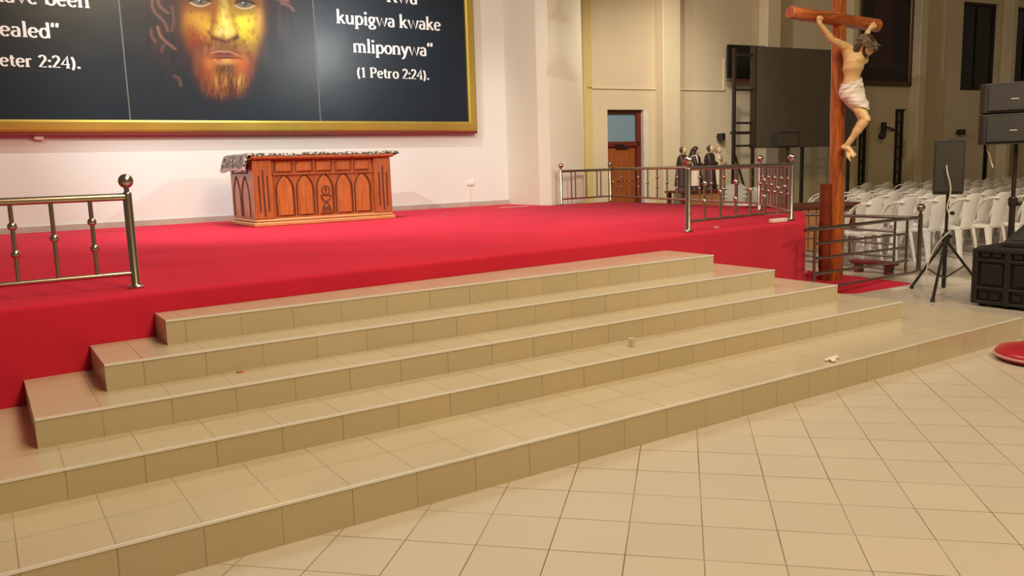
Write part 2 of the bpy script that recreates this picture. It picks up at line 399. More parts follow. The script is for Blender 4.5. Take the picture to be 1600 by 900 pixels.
PHX = [0.662, 0.55, 0.43, 0.36, 0.99]
for k in range(5):
    m = tile('stair_tiles_%d' % k, PHX[k], YK[k]+(0.325 if k == 0 else 0.0), 0.3325, 'step', (0.535, 0.455, 0.325), GROUT, rough=0.20, gw=0.004, gs_=1.15)
    z0 = 0 if k == 0 else ZK[k-1]
    x0, x1 = XL[k], XR[k]
    stp = build('step', MB().prism([(x0, YK[k]), (x1, YK[k]), (x1, yfront(x1)-.004), (x0, yfront(x0)-.004)], z0, ZK[k]), m, stairs)
    no = MB(); z = ZK[k]
    prof = [(-.004, -.009), (-.004, .003), (.006, .003), (.006, .0005), (-.0005, .0005), (-.0005, -.009)]
    no.loft([[(x, YK[k]+a, z+b) for a, b in prof] for x in (x0, x1)])
    build('nosing', no, M_alu, stp)

# ------------------------------------------------------------------ framed banner on the wall
BZ0, BZ1, BX0, BX1 = 2.49, 5.6, -0.72, 7.80
YB = YW-0.13
ban = thing('framed_banner', 'huge dark framed banner with a bearded face and white verses on the back wall', 'banner', ((BX0+BX1)/2, YB, BZ0-.2))
build('canvas', MB().box((BX0, YB, BZ0), (BX1, YB+.05, BZ1)), M_canvas, ban)
fw = 0.17
gf = MB()
prof = [(0, .0), (0, -.035), (.03, -.05), (fw-.03, -.035), (fw, -.02), (fw, .06), (0, .06)]
def frame_ring(sx, sz):
    cx = BX0 if sx < 0 else BX1; cz = BZ0 if sz < 0 else BZ1
    return [(cx+sx*a, YB+b, cz+sz*a) for a, b in prof]
rg = [frame_ring(-1, -1), frame_ring(1, -1), frame_ring(1, 1), frame_ring(-1, 1), frame_ring(-1, -1)]
gf.loft(rg, caps=False)
build('gilt_frame', gf, M_gold, ban)
me_ = MB(); e = fw
me_.box((BX0-e, YB-.01, BZ0-e-.04), (BX1+e, YW-.001, BZ0-e)); me_.box((BX1+e, YB+.02, BZ0-e-.04), (BX1+e+.03, YW-.001, BZ1+e))
build('frame_shade_line', me_, M_maroon, ban)  # strips below and right of the frame: its shadow line as dark colour
for X in (2.05, 4.955): build('seam', MB().box((X-.010, YB-.004, BZ0), (X+.010, YB+.002, BZ1)), M_seam, ban)
# painted face: a generic dark-haired bearded face in yellow and red light
def paint(u, v):
    """u,v: picture coordinates (u right, v down)"""
    rng = np.random.RandomState(3)
    def g(cx, cy, sx, sy, rot=0.0):
        c, s = math.cos(rot), math.sin(rot); a = (u-cx)*c+(v-cy)*s; b = -(u-cx)*s+(v-cy)*c
        return np.exp(-0.5*((a/sx)**2+(b/sy)**2))
    def noise(sx, sy, seed):
        r = np.random.RandomState(seed); out = np.zeros_like(u)
        for _ in range(26):
            fx, fy, ph = r.normal()/sx, r.normal()/sy, r.rand()*6.28; out += np.cos(u*fx+v*fy+ph)
        return out/6.0
    img = np.zeros(u.shape+(3,)); img[:] = (0.018, 0.025, 0.034)
    def over(mask, col):
        m = np.clip(mask, 0, 1)[..., None]; img[:] = img*(1-m)+np.array(col)*m
    def stroke(pts, w, col, a=1.0):
        if len(pts) > 2: pts = chaikin(pts, 2)
        dm = np.full(u.shape, 1e9)
        for (x0, y0), (x1, y1) in zip(pts, pts[1:]):
            dx, dy = x1-x0, y1-y0; L2 = dx*dx+dy*dy+1e-9
            t = np.clip(((u-x0)*dx+(v-y0)*dy)/L2, 0, 1); dm = np.minimum(dm, np.hypot(u-x0-t*dx, v-y0-t*dy))
        over(a*np.exp(-(dm/w)**2), col)
    hn = noise(5, 22, 5); fine = noise(3.5, 5, 21); wide = noise(14, 16, 22)
    over(g(345, -30, 92, 62)*.7, (0.040, 0.022, 0.022))
    over(g(258, 26, 20, 50)*np.clip(.5+hn, 0, 1)*.55, (0.085, 0.034, 0.030)); over(g(430, 18, 16, 46)*np.clip(.5+hn, 0, 1)*.6, (0.10, 0.06, 0.045))
    half = np.where(v < 48, 61.0, np.maximum(61-(v-48)*.30, 4)); cx = 347+.03*v
    edge = 1/(1+np.exp((np.abs(u-cx)-half)/4.0)); edge = edge*(1/(1+np.exp((v-150+.004*(u-347)**2)/4.0)))
    over(edge*.97, (0.135, 0.032, 0.020))
    over(edge*g(345, -28, 46, 22)*.9, (0.40, 0.20, 0.03))
    over(edge*g(313, 40, 25, 20)*np.clip(.9+.35*wide, 0, 1), (0.44, 0.21, 0.025)); over(edge*g(306, 30, 14, 12)*.7, (0.50, 0.28, 0.04))
    over(edge*g(325, 48, 13, 13)*.8, (0.50, 0.34, 0.03))
    over(edge*g(382, 40, 21, 22), (0.55, 0.45, 0.03)); over(edge*g(388, 62, 11, 22)*.9, (0.48, 0.33, 0.025)); over(edge*g(380, 34, 14, 12)*.8, (0.64, 0.55, 0.05))
    over(edge*g(405, 24, 5, 20)*.9, (0.60, 0.34, 0.08)); over(edge*g(414, 55, 7, 30)*.8, (0.20, 0.05, 0.03))
    over(edge*g(350, 22, 7, 40), (0.58, 0.44, 0.06)); over(edge*g(352, 20, 3.5, 38)*.9, (0.70, 0.58, 0.15)); over(edge*g(352, 52, 11, 8), (0.60, 0.50, 0.14))
    over(edge*g(290, 78, 14, 34)*.85, (0.075, 0.018, 0.018)); over(edge*g(311, 62, 11, 9)*.85, (0.26, 0.028, 0.022)); over(edge*g(300, 58, 9, 14)*.6, (0.22, 0.05, 0.02))
    over(edge*np.clip(-fine-.35, 0, 1)*.55*(v < 75), (0.18, 0.05, 0.015))
    for ex, ey in ((312, 3), (381, 7)):
        over(g(ex, ey-4, 25, 10)*.92, (0.050, 0.016, 0.012)); over(g(ex, ey+12, 20, 4)*.5, (0.15, 0.04, 0.02))
        over(g(ex, ey, 8.5, 2.4)*.85, (0.17, 0.145, 0.11)); over(g(ex+1, ey-1, 4.6, 4.6), (0.060, 0.070, 0.068)); over(g(ex+1, ey-1, 2.0, 2.0), (0.008, 0.008, 0.008)); over(g(ex-1, ey-2.5, 1, 1)*.8, (.5, .5, .45))
        stroke([(ex-15, ey+1), (ex-6, ey+6), (ex+7, ey+7), (ex+18, ey+1)], 1.2, (0.46, 0.36, 0.22), .8)
        stroke([(ex-16, ey-1), (ex-5, ey-6), (ex+8, ey-5), (ex+18, ey)], 1.7, (0.02, 0.010, 0.010), .95)
        stroke([(ex-24, ey-14), (ex, ey-22), (ex+22, ey-15)], 6, (0.030, 0.012, 0.010), .95)
    stroke([(337, -5), (334, 25), (330, 50)], 4.5, (0.20, 0.065, 0.02), .8); stroke([(364, 0), (366, 35), (370, 50)], 3, (0.30, 0.16, 0.03), .55)
    stroke([(333, 60), (342, 62), (352, 66), (362, 63), (370, 58)], 4.6, (0.055, 0.012, 0.014), .97); stroke([(326, 50), (331, 58)], 2.5, (0.12, 0.03, 0.02), .8)
    wn_ = noise(2.0, 14, 9)
    over(edge*g(350, 72, 34, 7)*.85, (0.085, 0.028, 0.022))
    over(g(328, 77, 16, 6, -.45)*np.clip(.55+.8*wn_, 0, 1), (0.27, 0.13, 0.06)); over(g(374, 75, 17, 6, .5)*np.clip(.55+.8*wn_, 0, 1), (0.27, 0.14, 0.045))
    stroke([(312, 86), (308, 98), (310, 112)], 6, (0.20, 0.085, 0.05), .6); stroke([(388, 84), (394, 98), (391, 112)], 6, (0.13, 0.04, 0.03), .8)
    over(g(350, 85, 22, 5.2), (0.11, 0.022, 0.030)); over(g(354, 95.5, 15, 4.0), (0.52, 0.30, 0.085)); over(g(340, 95, 5, 4)*.85, (0.34, 0.065, 0.05)); over(g(371, 94, 5, 4)*.7, (0.30, 0.07, 0.05))
    stroke([(330, 83), (343, 79.5), (350, 82), (357, 79.5), (373, 87)], 1.1, (0.46, 0.21, 0.13), .85); stroke([(329, 90), (345, 90.5), (358, 90), (376, 91)], 1.5, (0.035, 0.008, 0.010), .97)
    stroke([(340, 101), (355, 102), (368, 100)], 1.4, (0.30, 0.16, 0.05), .7)
    stroke([(334, 93), (345, 100), (356, 101.5), (374, 93)], 1.3, (0.46, 0.24, 0.08), .7); stroke([(326, 89), (331, 93)], 2, (0.03, 0.01, 0.01), .8); stroke([(374, 90), (380, 94)], 2, (0.03, 0.01, 0.01), .8)
    over(g(354, 108, 15, 5.5)*.95, (0.035, 0.022, 0.018))
    bn = noise(1.8, 9, 12)
    over(edge*g(326, 103, 8, 12)*.9, (0.46, 0.15, 0.035)); over(edge*g(378, 103, 9, 11)*.9, (0.46, 0.12, 0.03)); over(edge*g(320, 116, 12, 10)*.6, (0.24, 0.035, 0.03)); over(edge*g(386, 112, 9, 9)*.6, (0.26, 0.035, 0.03))
    over(edge*g(346, 132, 28, 14)*np.clip(.35+.75*bn, 0, 1), (0.22, 0.085, 0.025)); over(edge*g(375, 126, 7, 8)*np.clip(.5+.7*bn, 0, 1), (0.42, 0.27, 0.055)); over(edge*g(345, 126, 9, 8)*np.clip(.5+.7*bn, 0, 1), (0.36, 0.20, 0.04))
    over(edge*g(361, 138, 2.6, 18)*.9, (0.045, 0.018, 0.015)); over(edge*g(306, 118, 10, 24)*.75, (0.075, 0.02, 0.022)); over(edge*g(398, 118, 8, 24)*.6, (0.10, 0.03, 0.025))
    for _ in range(46):
        x, y = rng.uniform(292, 405), rng.uniform(12, 74); L = rng.uniform(2, 6); dx = rng.uniform(-2, 2)
        stroke([(x, y), (x+dx, y+L)], .8, (0.12, 0.03, 0.012) if rng.rand() < .75 else (0.52, 0.38, 0.06), .55)
    for _ in range(110):
        x, y = rng.uniform(312, 396), rng.uniform(98, 150); L = rng.uniform(4, 10)
        stroke([(x, y), (x+rng.uniform(-2, 2), y+L)], .75, (0.05, 0.016, 0.014) if rng.rand() < .6 else (0.34, 0.18, 0.05), .38*float(np.exp(-((x-352)/34)**2)))
    for pts, a in (([(240, -10), (236, 8), (243, 22), (256, 32), (262, 48)], .45), ([(248, -8), (246, 6), (254, 14), (262, 20)], .5), ([(246, 42), (250, 56), (260, 66), (273, 76)], .75),
                   ([(236, 46), (236, 56), (243, 66)], .4), ([(272, 119), (280, 122), (282, 134)], .35), ([(440, 5), (452, 8), (458, 16)], .6), ([(424, -6), (436, 0), (450, 2)], .6), ([(256, 70), (252, 80)], .3), ([(268, 10), (272, 30), (268, 48)], .3)):
        stroke(pts, 2.0, (0.25, 0.12, 0.10), a); stroke([(x+3, y+1) for x, y in pts], 1.2, (0.12, 0.045, 0.04), a)
    return np.clip(img, 0, 1)
nx, nz = 430, 300
gx = np.linspace(2.07, 4.935, nx); gz = np.linspace(BZ0+.01, 5.0, nz)
GX, GZ = np.meshgrid(gx, gz)
PXU = np.zeros_like(GX); PXV = np.zeros_like(GX)
v3 = np.stack([GX, np.full_like(GX, YB), GZ-CAMH], -1); zc = v3@CF
PXU = 800+FPX*(v3@CR)/zc; PXV = 450-FPX*(v3@CU)/zc
img = paint(PXU, PXV)
me = bpy.data.meshes.new('painted_face')
vv = [(x, YB-.0015, z) for z in gz for x in gx]
idx = np.arange(nx*nz).reshape(nz, nx)
ff = np.stack([idx[:-1, :-1], idx[:-1, 1:], idx[1:, 1:], idx[1:, :-1]], -1).reshape(-1, 4).tolist()
inv = WM[ban].inverted()
me.from_pydata([tuple(inv@Vector(p)) for p in vv], [], ff)
ca_ = me.color_attributes.new('paint', 'FLOAT_COLOR', 'POINT')
rgba = np.ones((nx*nz, 4), np.float32); rgba[:, :3] = img.reshape(-1, 3)
ca_.data.foreach_set('color', rgba.ravel())
mp_, nt, b = newmat('printed_face'); at = N(nt, 'ShaderNodeVertexColor', layer_name='paint'); nt.links.new(at.outputs[0], b.inputs['Base Color'])
b.inputs['Roughness'].default_value = 0.28; b.inputs['Specular IOR Level'].default_value = 0.25
geo = N(nt, 'ShaderNodeNewGeometry'); n2 = N(nt, 'ShaderNodeTexNoise'); n2.inputs['Scale'].default_value = 2.2; nt.links.new(geo.outputs['Position'], n2.inputs['Vector'])
bp = N(nt, 'ShaderNodeBump'); bp.inputs['Strength'].default_value = .25; bp.inputs['Distance'].default_value = .01; nt.links.new(n2.outputs['Fac'], bp.inputs['Height']); nt.links.new(bp.outputs[0], b.inputs['Normal'])
of = bpy.data.objects.new('painted_face', me); COL.objects.link(of); me.materials.append(mp_); of.parent = ban; WM[of] = WM[ban]
of['label'] = 'bearded face painted in yellow and red on the dark centre panel'

# lettering: own serif alphabet drawn with a broad pen
def arc(cx, cy, rx, ry, a0, a1, n=14):
    return [(cx+rx*math.cos(math.radians(a0+(a1-a0)*i/n)), cy+ry*math.sin(math.radians(a0+(a1-a0)*i/n))) for i in range(n+1)]
X_, A_, C_ = .46, .74, .68
def sf(x, y, w=.10): return [(x-w, y), (x+w, y)]
arch = lambda x, w: [arc(x+w/2, X_-.16, w/2, .15, 170, 0, 10)+[(x+w, 0)], sf(x+w, .02)]
GL = {
 'a': (.46, [arc(.2, .33, .14, .12, 150, 0, 8)+[(.34, .03), (.40, .02)], arc(.20, .135, .145, .125, 75, 360, 14)]),
 'b': (.52, [[(.1, A_), (.1, .02)], [(.03, A_-.02), (.1, A_-.02)], arc(.27, .23, .17, .22, 160, -160, 16)]),
 'd': (.52, [[(.41, A_), (.41, .02), (.48, .02)], [(.33, A_-.02), (.41, A_-.02)], arc(.24, .23, .17, .22, 20, 340, 16)]),
 'e': (.46, [arc(.23, .23, .17, .22, 8, 318, 18), [(.08, .25), (.39, .25)]]),
 'g': (.48, [arc(.22, .30, .14, .15, 0, 360, 16), [(.33, .41), (.45, .44)], [(.12, .19), (.11, .10), (.34, .05)], arc(.23, -.08, .17, .10, 60, 400, 14)]),
 'h': (.54, [[(.1, A_), (.1, 0)], [(.03, A_-.02), (.1, A_-.02)], sf(.1, .02)]+arch(.1, .31)),
 'i': (.27, [[(.13, X_), (.13, 0)], [(.05, X_-.02), (.13, X_-.02)], sf(.13, .02), arc(.13, .64, .03, .03, 0, 360, 8)]),
 'k': (.52, [[(.1, A_), (.1, 0)], [(.03, A_-.02), (.1, A_-.02)], sf(.1, .02), [(.13, .20), (.38, .44)], [(.22, .27), (.42, .01)], sf(.38, .44, .06), sf(.44, .02, .06)]),
 'l': (.26, [[(.13, A_), (.13, 0)], [(.05, A_-.02), (.13, A_-.02)], sf(.13, .02)]),
 'm': (.80, [[(.1, X_), (.1, 0)], [(.03, X_-.02), (.1, X_-.02)], sf(.1, .02)]+arch(.1, .28)+arch(.38, .28)),
 'n': (.54, [[(.1, X_), (.1, 0)], [(.03, X_-.02), (.1, X_-.02)], sf(.1, .02)]+arch(.1, .31)),
 'o': (.50, [arc(.25, .23, .18, .22, 0, 360, 20)]),
 'p': (.52, [[(.1, X_), (.1, -.22)], [(.03, X_-.02), (.1, X_-.02)], sf(.1, -.21), arc(.27, .23, .17, .22, 160, -160, 16)]),
 'r': (.38, [[(.1, X_), (.1, 0)], [(.03, X_-.02), (.1, X_-.02)], sf(.1, .02), arc(.23, X_-.15, .12, .13, 170, 50, 8)]),
 't': (.32, [[(.14, .60), (.14, .08), (.20, .02), (.28, .05)], [(.03, X_-.02), (.28, X_-.02)]]),
 'u': (.54, [[(.1, X_), (.1, .14)]+arc(.24, .15, .14, .14, 190, 340, 8), [(.41, X_), (.41, .0), (.48, .02)], [(.03, X_-.02), (.1, X_-.02)], [(.34, X_-.02), (.41, X_-.02)]]),
 'v': (.48, [[(.06, X_), (.24, 0), (.42, X_)], sf(.07, X_-.02, .06), sf(.42, X_-.02, .06)]),
 'w': (.72, [[(.06, X_), (.21, 0), (.36, X_), (.51, 0), (.66, X_)], sf(.07, X_-.02, .06), sf(.66, X_-.02, .06)]),
 'y': (.48, [[(.06, X_), (.24, .02)], [(.42, X_), (.20, -.12), (.10, -.22), (.04, -.19)], sf(.07, X_-.02, .06), sf(.42, X_-.02, .06)]),
 'P': (.56, [[(.12, C_), (.12, 0)], sf(.12, .02), [(.04, C_-.02), (.25, C_-.02)]+arc(.28, .49, .18, .17, 90, -90, 10)+[(.12, .32)]]),
 'K': (.62, [[(.12, C_), (.12, 0)], sf(.12, .02), sf(.12, C_-.02), [(.15, .30), (.48, .66)], [(.27, .40), (.52, .01)], sf(.48, C_-.02, .06), sf(.54, .02, .06)]),
 '1': (.42, [[(.1, .56), (.22, .66), (.22, 0)], sf(.22, .02, .1)]),
 '2': (.46, [arc(.22, .50, .15, .16, 165, -35, 10)+[(.06, .03), (.40, .03)]]),
 '4': (.48, [[(.34, 0), (.34, .67), (.04, .2), (.44, .2)], sf(.34, .02)]),
 ':': (.22, [arc(.11, .06, .03, .03, 0, 360, 8), arc(.11, .38, .03, .03, 0, 360, 8)]),
 '.': (.22, [arc(.11, .05, .03, .03, 0, 360, 8)]),
 '(': (.32, [arc(.40, .27, .27, .46, 128, 232, 10)]),
 ')': (.32, [arc(-.08, .27, .27, .46, 52, -52, 10)]),
 '\u201d': (.36, [[(.13, .74), (.08, .54)], [(.33, .74), (.28, .54)]]),
 '\u201c': (.36, [[(.07, .74), (.14, .52)], [(.21, .74), (.28, .52)]]),
 's': (.40, [arc(.20, .345, .12, .095, 40, 260, 8)+arc(.20, .12, .13, .11, 80, -140, 8)]),
 ' ': (.26, []),
}
def text_width(t): return sum(GL[c][0] for c in t)
def text(mb, t, x0, x1, zb):
    """write t with its ink from x0 to x1 on the baseline zb (on the banner plane)"""
    k = (x1-x0)/text_width(t); x = x0
    thick, thin = .070, .030
    for c in t:
        adv, strokes = GL[c]
        for si, st_ in enumerate(strokes):
            P = [np.array(p) for p in st_]; L = []; R = []
            for i, p in enumerate(P):
                d = P[min(i+1, len(P)-1)]-P[max(i-1, 0)]; d = d/(np.linalg.norm(d)+1e-9)
                w = thin+(thick-thin)*abs(d[1])**1.2; n = np.array([-d[1], d[0]])*w
                L.append(p+n); R.append(p-n)
            for i in range(len(P)-1):
                q = [L[i], L[i+1], R[i+1], R[i]]
                mb.add([(x+a*k, YB-.003-.0006*si-.00002*i, zb+b_*k) for a, b_ in q], [(0, 1, 2, 3)])
        x += adv*k
    return k
def ban_x(px): return float(ony(px, YB)[0])
def ban_z(px): return float(ony(px, YB)[2])
def line(t, p0, p1, pm, right=None):
    if right:                                # ink ends at p1; scale from the part of the line seen from p0 on
        xe = ban_x(p1); kk = (xe-ban_x(p0))/text_width(right); x0, x1 = xe-kk*text_width(t), xe
    else: x0, x1 = ban_x(p0), ban_x(p1)
    zb = ban_z(pm); words = t.split(' '); x = x0; k = (x1-x0)/text_width(t)
    for w in words:
        lm = MB(); text(lm, w, x, x+k*text_width(w), zb); build('printed_word', lm, M_letter, ban)['label'] = 'white serif lettering reading '+w
        x += k*(text_width(w)+text_width(' '))
line('Kwa', (604, 4), (653, 6), (630, 5))
line('kupigwa kwake', (526, 36), (689, 48), (608, 42))
line('mliponywa\u201d', (552, 82), (676, 88), (610, 84.5))
line('(1 Petro 2:24).', (557, 120), (671, 124), (615, 122.5))
line('have been', (70, 8), (141, 11), (105, 10), 'been')
line('healed\u201d', (0, 56), (93, 59), (45, 58), 'ealed\u201d')
line('(1 Peter 2:24).', (0, 103), (127, 107), (60, 105), 'eter 2:24).')
# wall hook below the frame and outlet on the wall
P = ony((60, 213), YW-.03)
tag(build('wall_bracket', MB().cbox((P[0]-.06, YW-.09, P[2]-.05), (P[0]+.06, YW, P[2]+.04), .012), M_pillar), 'small cream bracket on the wall just under the banner frame', 'bracket')
P = ony((734, 286), YW)
t_ = thing('wall_socket', 'small white socket with a thin conduit low on the back wall', 'socket', (P[0], YW-.02, ZS+.085))
build('socket_plate', MB().cbox((P[0]-.075, YW-.03, P[2]-.04), (P[0]+.075, YW, P[2]+.035), .008), M_white, t_)
build('conduit', MB().box((P[0]-.03, YW-.015, ZS+.085), (P[0]+.0, YW, P[2]-.03)), M_pillar, t_)

# ------------------------------------------------------------------ altar and its cloth
AX0, AX1, AY0, AY1 = 3.20, 5.25, 11.27, 12.45
alt = thing('altar', 'carved mahogany altar with pointed-arch panels standing on the red stage', 'altar', ((AX0+AX1)/2, (AY0+AY1)/2, ZS))
ZB = ZS; ZT = ZS+0.985
bs = MB(); bs.cbox((AX0-.03, AY0-.03, ZB), (AX1+.03, AY1+.03, ZB+.06), .012); bs.cbox((AX0-.005, AY0-.005, ZB+.06), (AX1+.005, AY1, ZB+.10), .015)
build('plinth', bs, M_altb, alt, bevel=.004)
build('body', MB().box((AX0+.04, AY0+.05, ZB+.10), (AX1-.04, AY1-.04, ZT-.07)), M_alt, alt)
tp = MB(); tp.cbox((AX0-.02, AY0-.05, ZT-.07), (AX1+.05, AY1+.03, ZT-.005), .02)
build('altar_top', tp, M_alt, alt, bevel=.004)
for s in (0, 1):
    xa = AX0+.0 if s == 0 else AX1-.27; xb = xa+.27
    p = MB(); p.cbox((xa, AY0, ZB+.10), (xb, AY0+.07, ZT-.07), .012)
    pl = build('corner_pilaster', p, M_alt, alt)
    fl = MB()
    for i, (da, lo, hi) in enumerate(((.075, .20, .70), (.135, .14, .78), (.195, .20, .70))):
        fl.cbox((xa+da-.013, AY0-.003, ZB+lo), (xa+da+.013, AY0+.01, ZB+hi), .004)
    build('flute', fl, M_carve, pl)
def parch(w, h, n=8):
    """outline of a pointed arch: width w, height h, base at 0"""
    r = w*1.05; hs = h-math.sqrt(r*r-(r-w/2)**2)
    cxr = -w/2+r; a1 = math.acos((r-w/2)/r)
    left = [(cxr-r*math.cos(a1*i/n), hs+r*math.sin(a1*i/n)) for i in range(n+1)]
    right = [(-x, z) for x, z in reversed(left[:-1])]
    return [(-w/2, 0)]+left+right+[(w/2, 0)]
def arch_panel(cx, w, parent):
    out = parch(w, .56); yb = AY0+.05
    mb = MB(); r1 = [(cx+x, yb, ZB+.13+z) for x, z in out]
    ins = parch(w-.05, .52); r2 = [(cx+x, yb-.028, ZB+.145+z) for x, z in ins]
    mb.loft([r1, r2])
    o = build('arch_panel', mb, M_altp, parent)
    g = MB(); g.tube([(cx+x, yb-.002, ZB+.125+z*1.02) for x, z in parch(w+.025, .57)]+[(cx-w/2-.012, yb-.002, ZB+.125)], .009, 6)
    build('arch_groove', g, M_carve, o)
    return o
x0, x1 = AX0+.30, AX1-.30; pw = (x1-x0)/5
for i in range(5):
    cx = x0+pw*(i+.5); o = arch_panel(cx, pw-.065, alt)
    if i == 2:
        ch = MB(); Y = AY0+.018
        def ln(pts, r=.007): ch.tube([(cx+a, Y, ZB+.14+b_) for a, b_ in pts], r, 6)
        ln(arc(0, .325, .055, .062, 0, 360, 16)); ln([(0, .285), (0, .37)], .006); ln([(-.02, .34), (.02, .34)], .006)
        ln([(-.075, .255), (.075, .255)]); ln(arc(0, .255, .07, .085, 180, 360, 12)); ln([(-.012, .17), (-.018, .14), (-.05, .09)]); ln([(.012, .17), (.018, .14), (.05, .09)])
        ln([(-.06, .085), (.06, .085)]); ln([(-.07, .06), (.07, .06)], .009); ln([(-.085, .03), (.085, .03)])
        build('carved_chalice', ch, M_carve, o)
    t = MB(); yb = AY0+.05; za, zb = ZB+.735, ZT-.095
    t.loft([[(cx-pw/2+.03, yb, za), (cx+pw/2-.03, yb, za), (cx+pw/2-.03, yb, zb), (cx-pw/2+.03, yb, zb)],
            [(cx-pw/2+.055, yb-.022, za+.02), (cx+pw/2-.055, yb-.022, za+.02), (cx+pw/2-.055, yb-.022, zb-.02), (cx-pw/2+.055, yb-.022, zb-.02)]])
    o = build('upper_panel', t, M_altp, alt)
    g = MB(); g.box((cx-pw/2+.03, yb-.004, za-.012), (cx+pw/2-.03, yb+.0, za-.002)); g.box((cx-pw/2+.015, yb-.004, za-.01), (cx-pw/2+.027, yb, zb))
    build('panel_groove', g, M_carve, o)
st_ = MB(); st_.box((x0-.02, AY0+.03, ZB+.10), (x1+.02, AY0+.05, ZB+.125)); st_.box((x0-.02, AY0+.025, ZB+.70), (x1+.02, AY0+.05, ZB+.725))
for i in range(1, 5): st_.box((x0+pw*i-.014, AY0+.03, ZB+.72), (x0+pw*i+.014, AY0+.05, ZT-.07))
build('moulding', st_, M_alt, alt)
sd = MB(); sd.cbox((AX0+.005, AY0+.07, ZB+.10), (AX0+.04, AY1-.02, ZT-.07), .006)
sp = build('side_panel', sd, M_alt, alt)
g = MB()
for cy in (AY0+.42, AY0+.86):
    X = AX0+.003
    g.tube([(X, cy+x, ZB+.13+z) for x, z in parch(.36, .56)], .010, 6)
    g.tube([(X, cy-.17, ZB+.86), (X, cy-.17, ZB+.74), (X, cy+.17, ZB+.74), (X, cy+.17, ZB+.86), (X, cy-.17, ZB+.86)], .010, 6)
build('carved_outline', g, M_carve, sp)
# cloth: patterned runner over the top, hanging at the left end
mc, nt, b = newmat('brocade_cloth')
geo = N(nt, 'ShaderNodeNewGeometry'); vo = N(nt, 'ShaderNodeTexVoronoi'); vo.inputs['Scale'].default_value = 26; nt.links.new(geo.outputs['Position'], vo.inputs['Vector'])
no = N(nt, 'ShaderNodeTexNoise'); no.inputs['Scale'].default_value = 38; no.inputs['Detail'].default_value = 3; nt.links.new(geo.outputs['Position'], no.inputs['Vector'])
ad = N(nt, 'ShaderNodeMath', operation='MULTIPLY'); nt.links.new(vo.outputs['Distance'], ad.inputs[0]); nt.links.new(no.outputs['Fac'], ad.inputs[1])
cr = N(nt, 'ShaderNodeValToRGB'); nt.links.new(ad.outputs[0], cr.inputs[0])
cr.color_ramp.elements[0].position = .12; cr.color_ramp.elements[0].color = (.035, .035, .035, 1)
e_ = cr.color_ramp.elements.new(.24); e_.color = (.12, .10, .075, 1)
cr.color_ramp.elements[-1].position = .34; cr.color_ramp.elements[-1].color = (.50, .42, .36, 1)
nt.links.new(cr.outputs[0], b.inputs['Base Color']); b.inputs['Roughness'].default_value = .85
rows = []; rnd = random.Random(4)
prof = [(AX0-.12, ZT-.19), (AX0-.105, ZT-.14), (AX0-.09, ZT-.08), (AX0-.075, ZT-.02), (AX0-.055, ZT+.012), (AX0-.02, ZT+.022)]
prof += [(AX0+.1+(AX1-AX0-.05)*i/16, ZT+.016+rnd.uniform(-.006, .010)) for i in range(17)]+[(AX1+.085, ZT+.018), (AX1+.12, ZT-.01), (AX1+.125, ZT-.03)]
cl = MB(); ys = [AY0-.055, AY0-.04, AY0+.1, AY0+.3, AY0+.5, AY0+.75, AY0+1.0, AY1+.02]
def cz(j, i, z): return z+(.006*math.sin(i*1.9+j*2.1) if z > ZT else .018*math.sin(j*1.7+.4))-(.02 if j == 0 and z > ZT-.001 else 0)
top = [[(x-(.02*math.sin(j*1.3) if z < ZT-.03 else 0), y, cz(j, i, z)) for i, (x, z) in enumerate(prof)] for j, y in enumerate(ys)]
n_ = len(prof)
for off in (0, 1):
    pass
v = []; f = []
for j, r in enumerate(top):
    for p in r: v.append(p)
for j, r in enumerate(top):
    for i, p in enumerate(r):
        dx = .012 if prof[i][1] < ZT-.01 and i < 6 else (-.012 if i > n_-3 else 0); v.append((p[0]+dx, p[1], p[2]-(.012 if prof[i][1] > ZT-.01 else 0)))
m_ = len(ys); B_ = n_*m_
for j in range(m_-1):
    for i in range(n_-1):
        a = j*n_+i; f.append((a, a+1, a+n_+1, a+n_)); f.append((B_+a, B_+a+n_, B_+a+n_+1, B_+a+1))
for i in range(n_-1):
    f.append((i, B_+i, B_+i+1, i+1)); a = (m_-1)*n_+i; f.append((a, a+1, B_+a+1, B_+a))
for j in range(m_-1):
    a = j*n_; f.append((a, a+n_, B_+a+n_, B_+a)); a = j*n_+n_-1; f.append((a, B_+a, B_+a+n_, a+n_))
clo = thing('altar_cloth', 'patterned grey brocade cloth with pale border lying over the carved altar', 'cloth', ((AX0+AX1)/2, AY0+.5, ZT-.005))
build('fabric', MB().add(v, f), mc, clo, smooth=True)
bd = MB()
for j in range(m_-1):
    (x, y, z), (X2, Y2, Z2) = top[j][0], top[j+1][0]
    bd.add([(x-.004, y, z-.025), (X2-.004, Y2, Z2-.025), (X2-.004, Y2, Z2+.012), (x-.004, y, z+.012), (x+.014, y, z-.025), (X2+.014, Y2, Z2-.025), (X2+.014, Y2, Z2+.012), (x+.014, y, z+.012)],
           [(0, 1, 2, 3), (7, 6, 5, 4), (0, 4, 5, 1), (3, 2, 6, 7), (0, 3, 7, 4), (1, 5, 6, 2)])
build('border', bd, mat('pale_pink_lace', (.52, .40, .36), .8), clo)

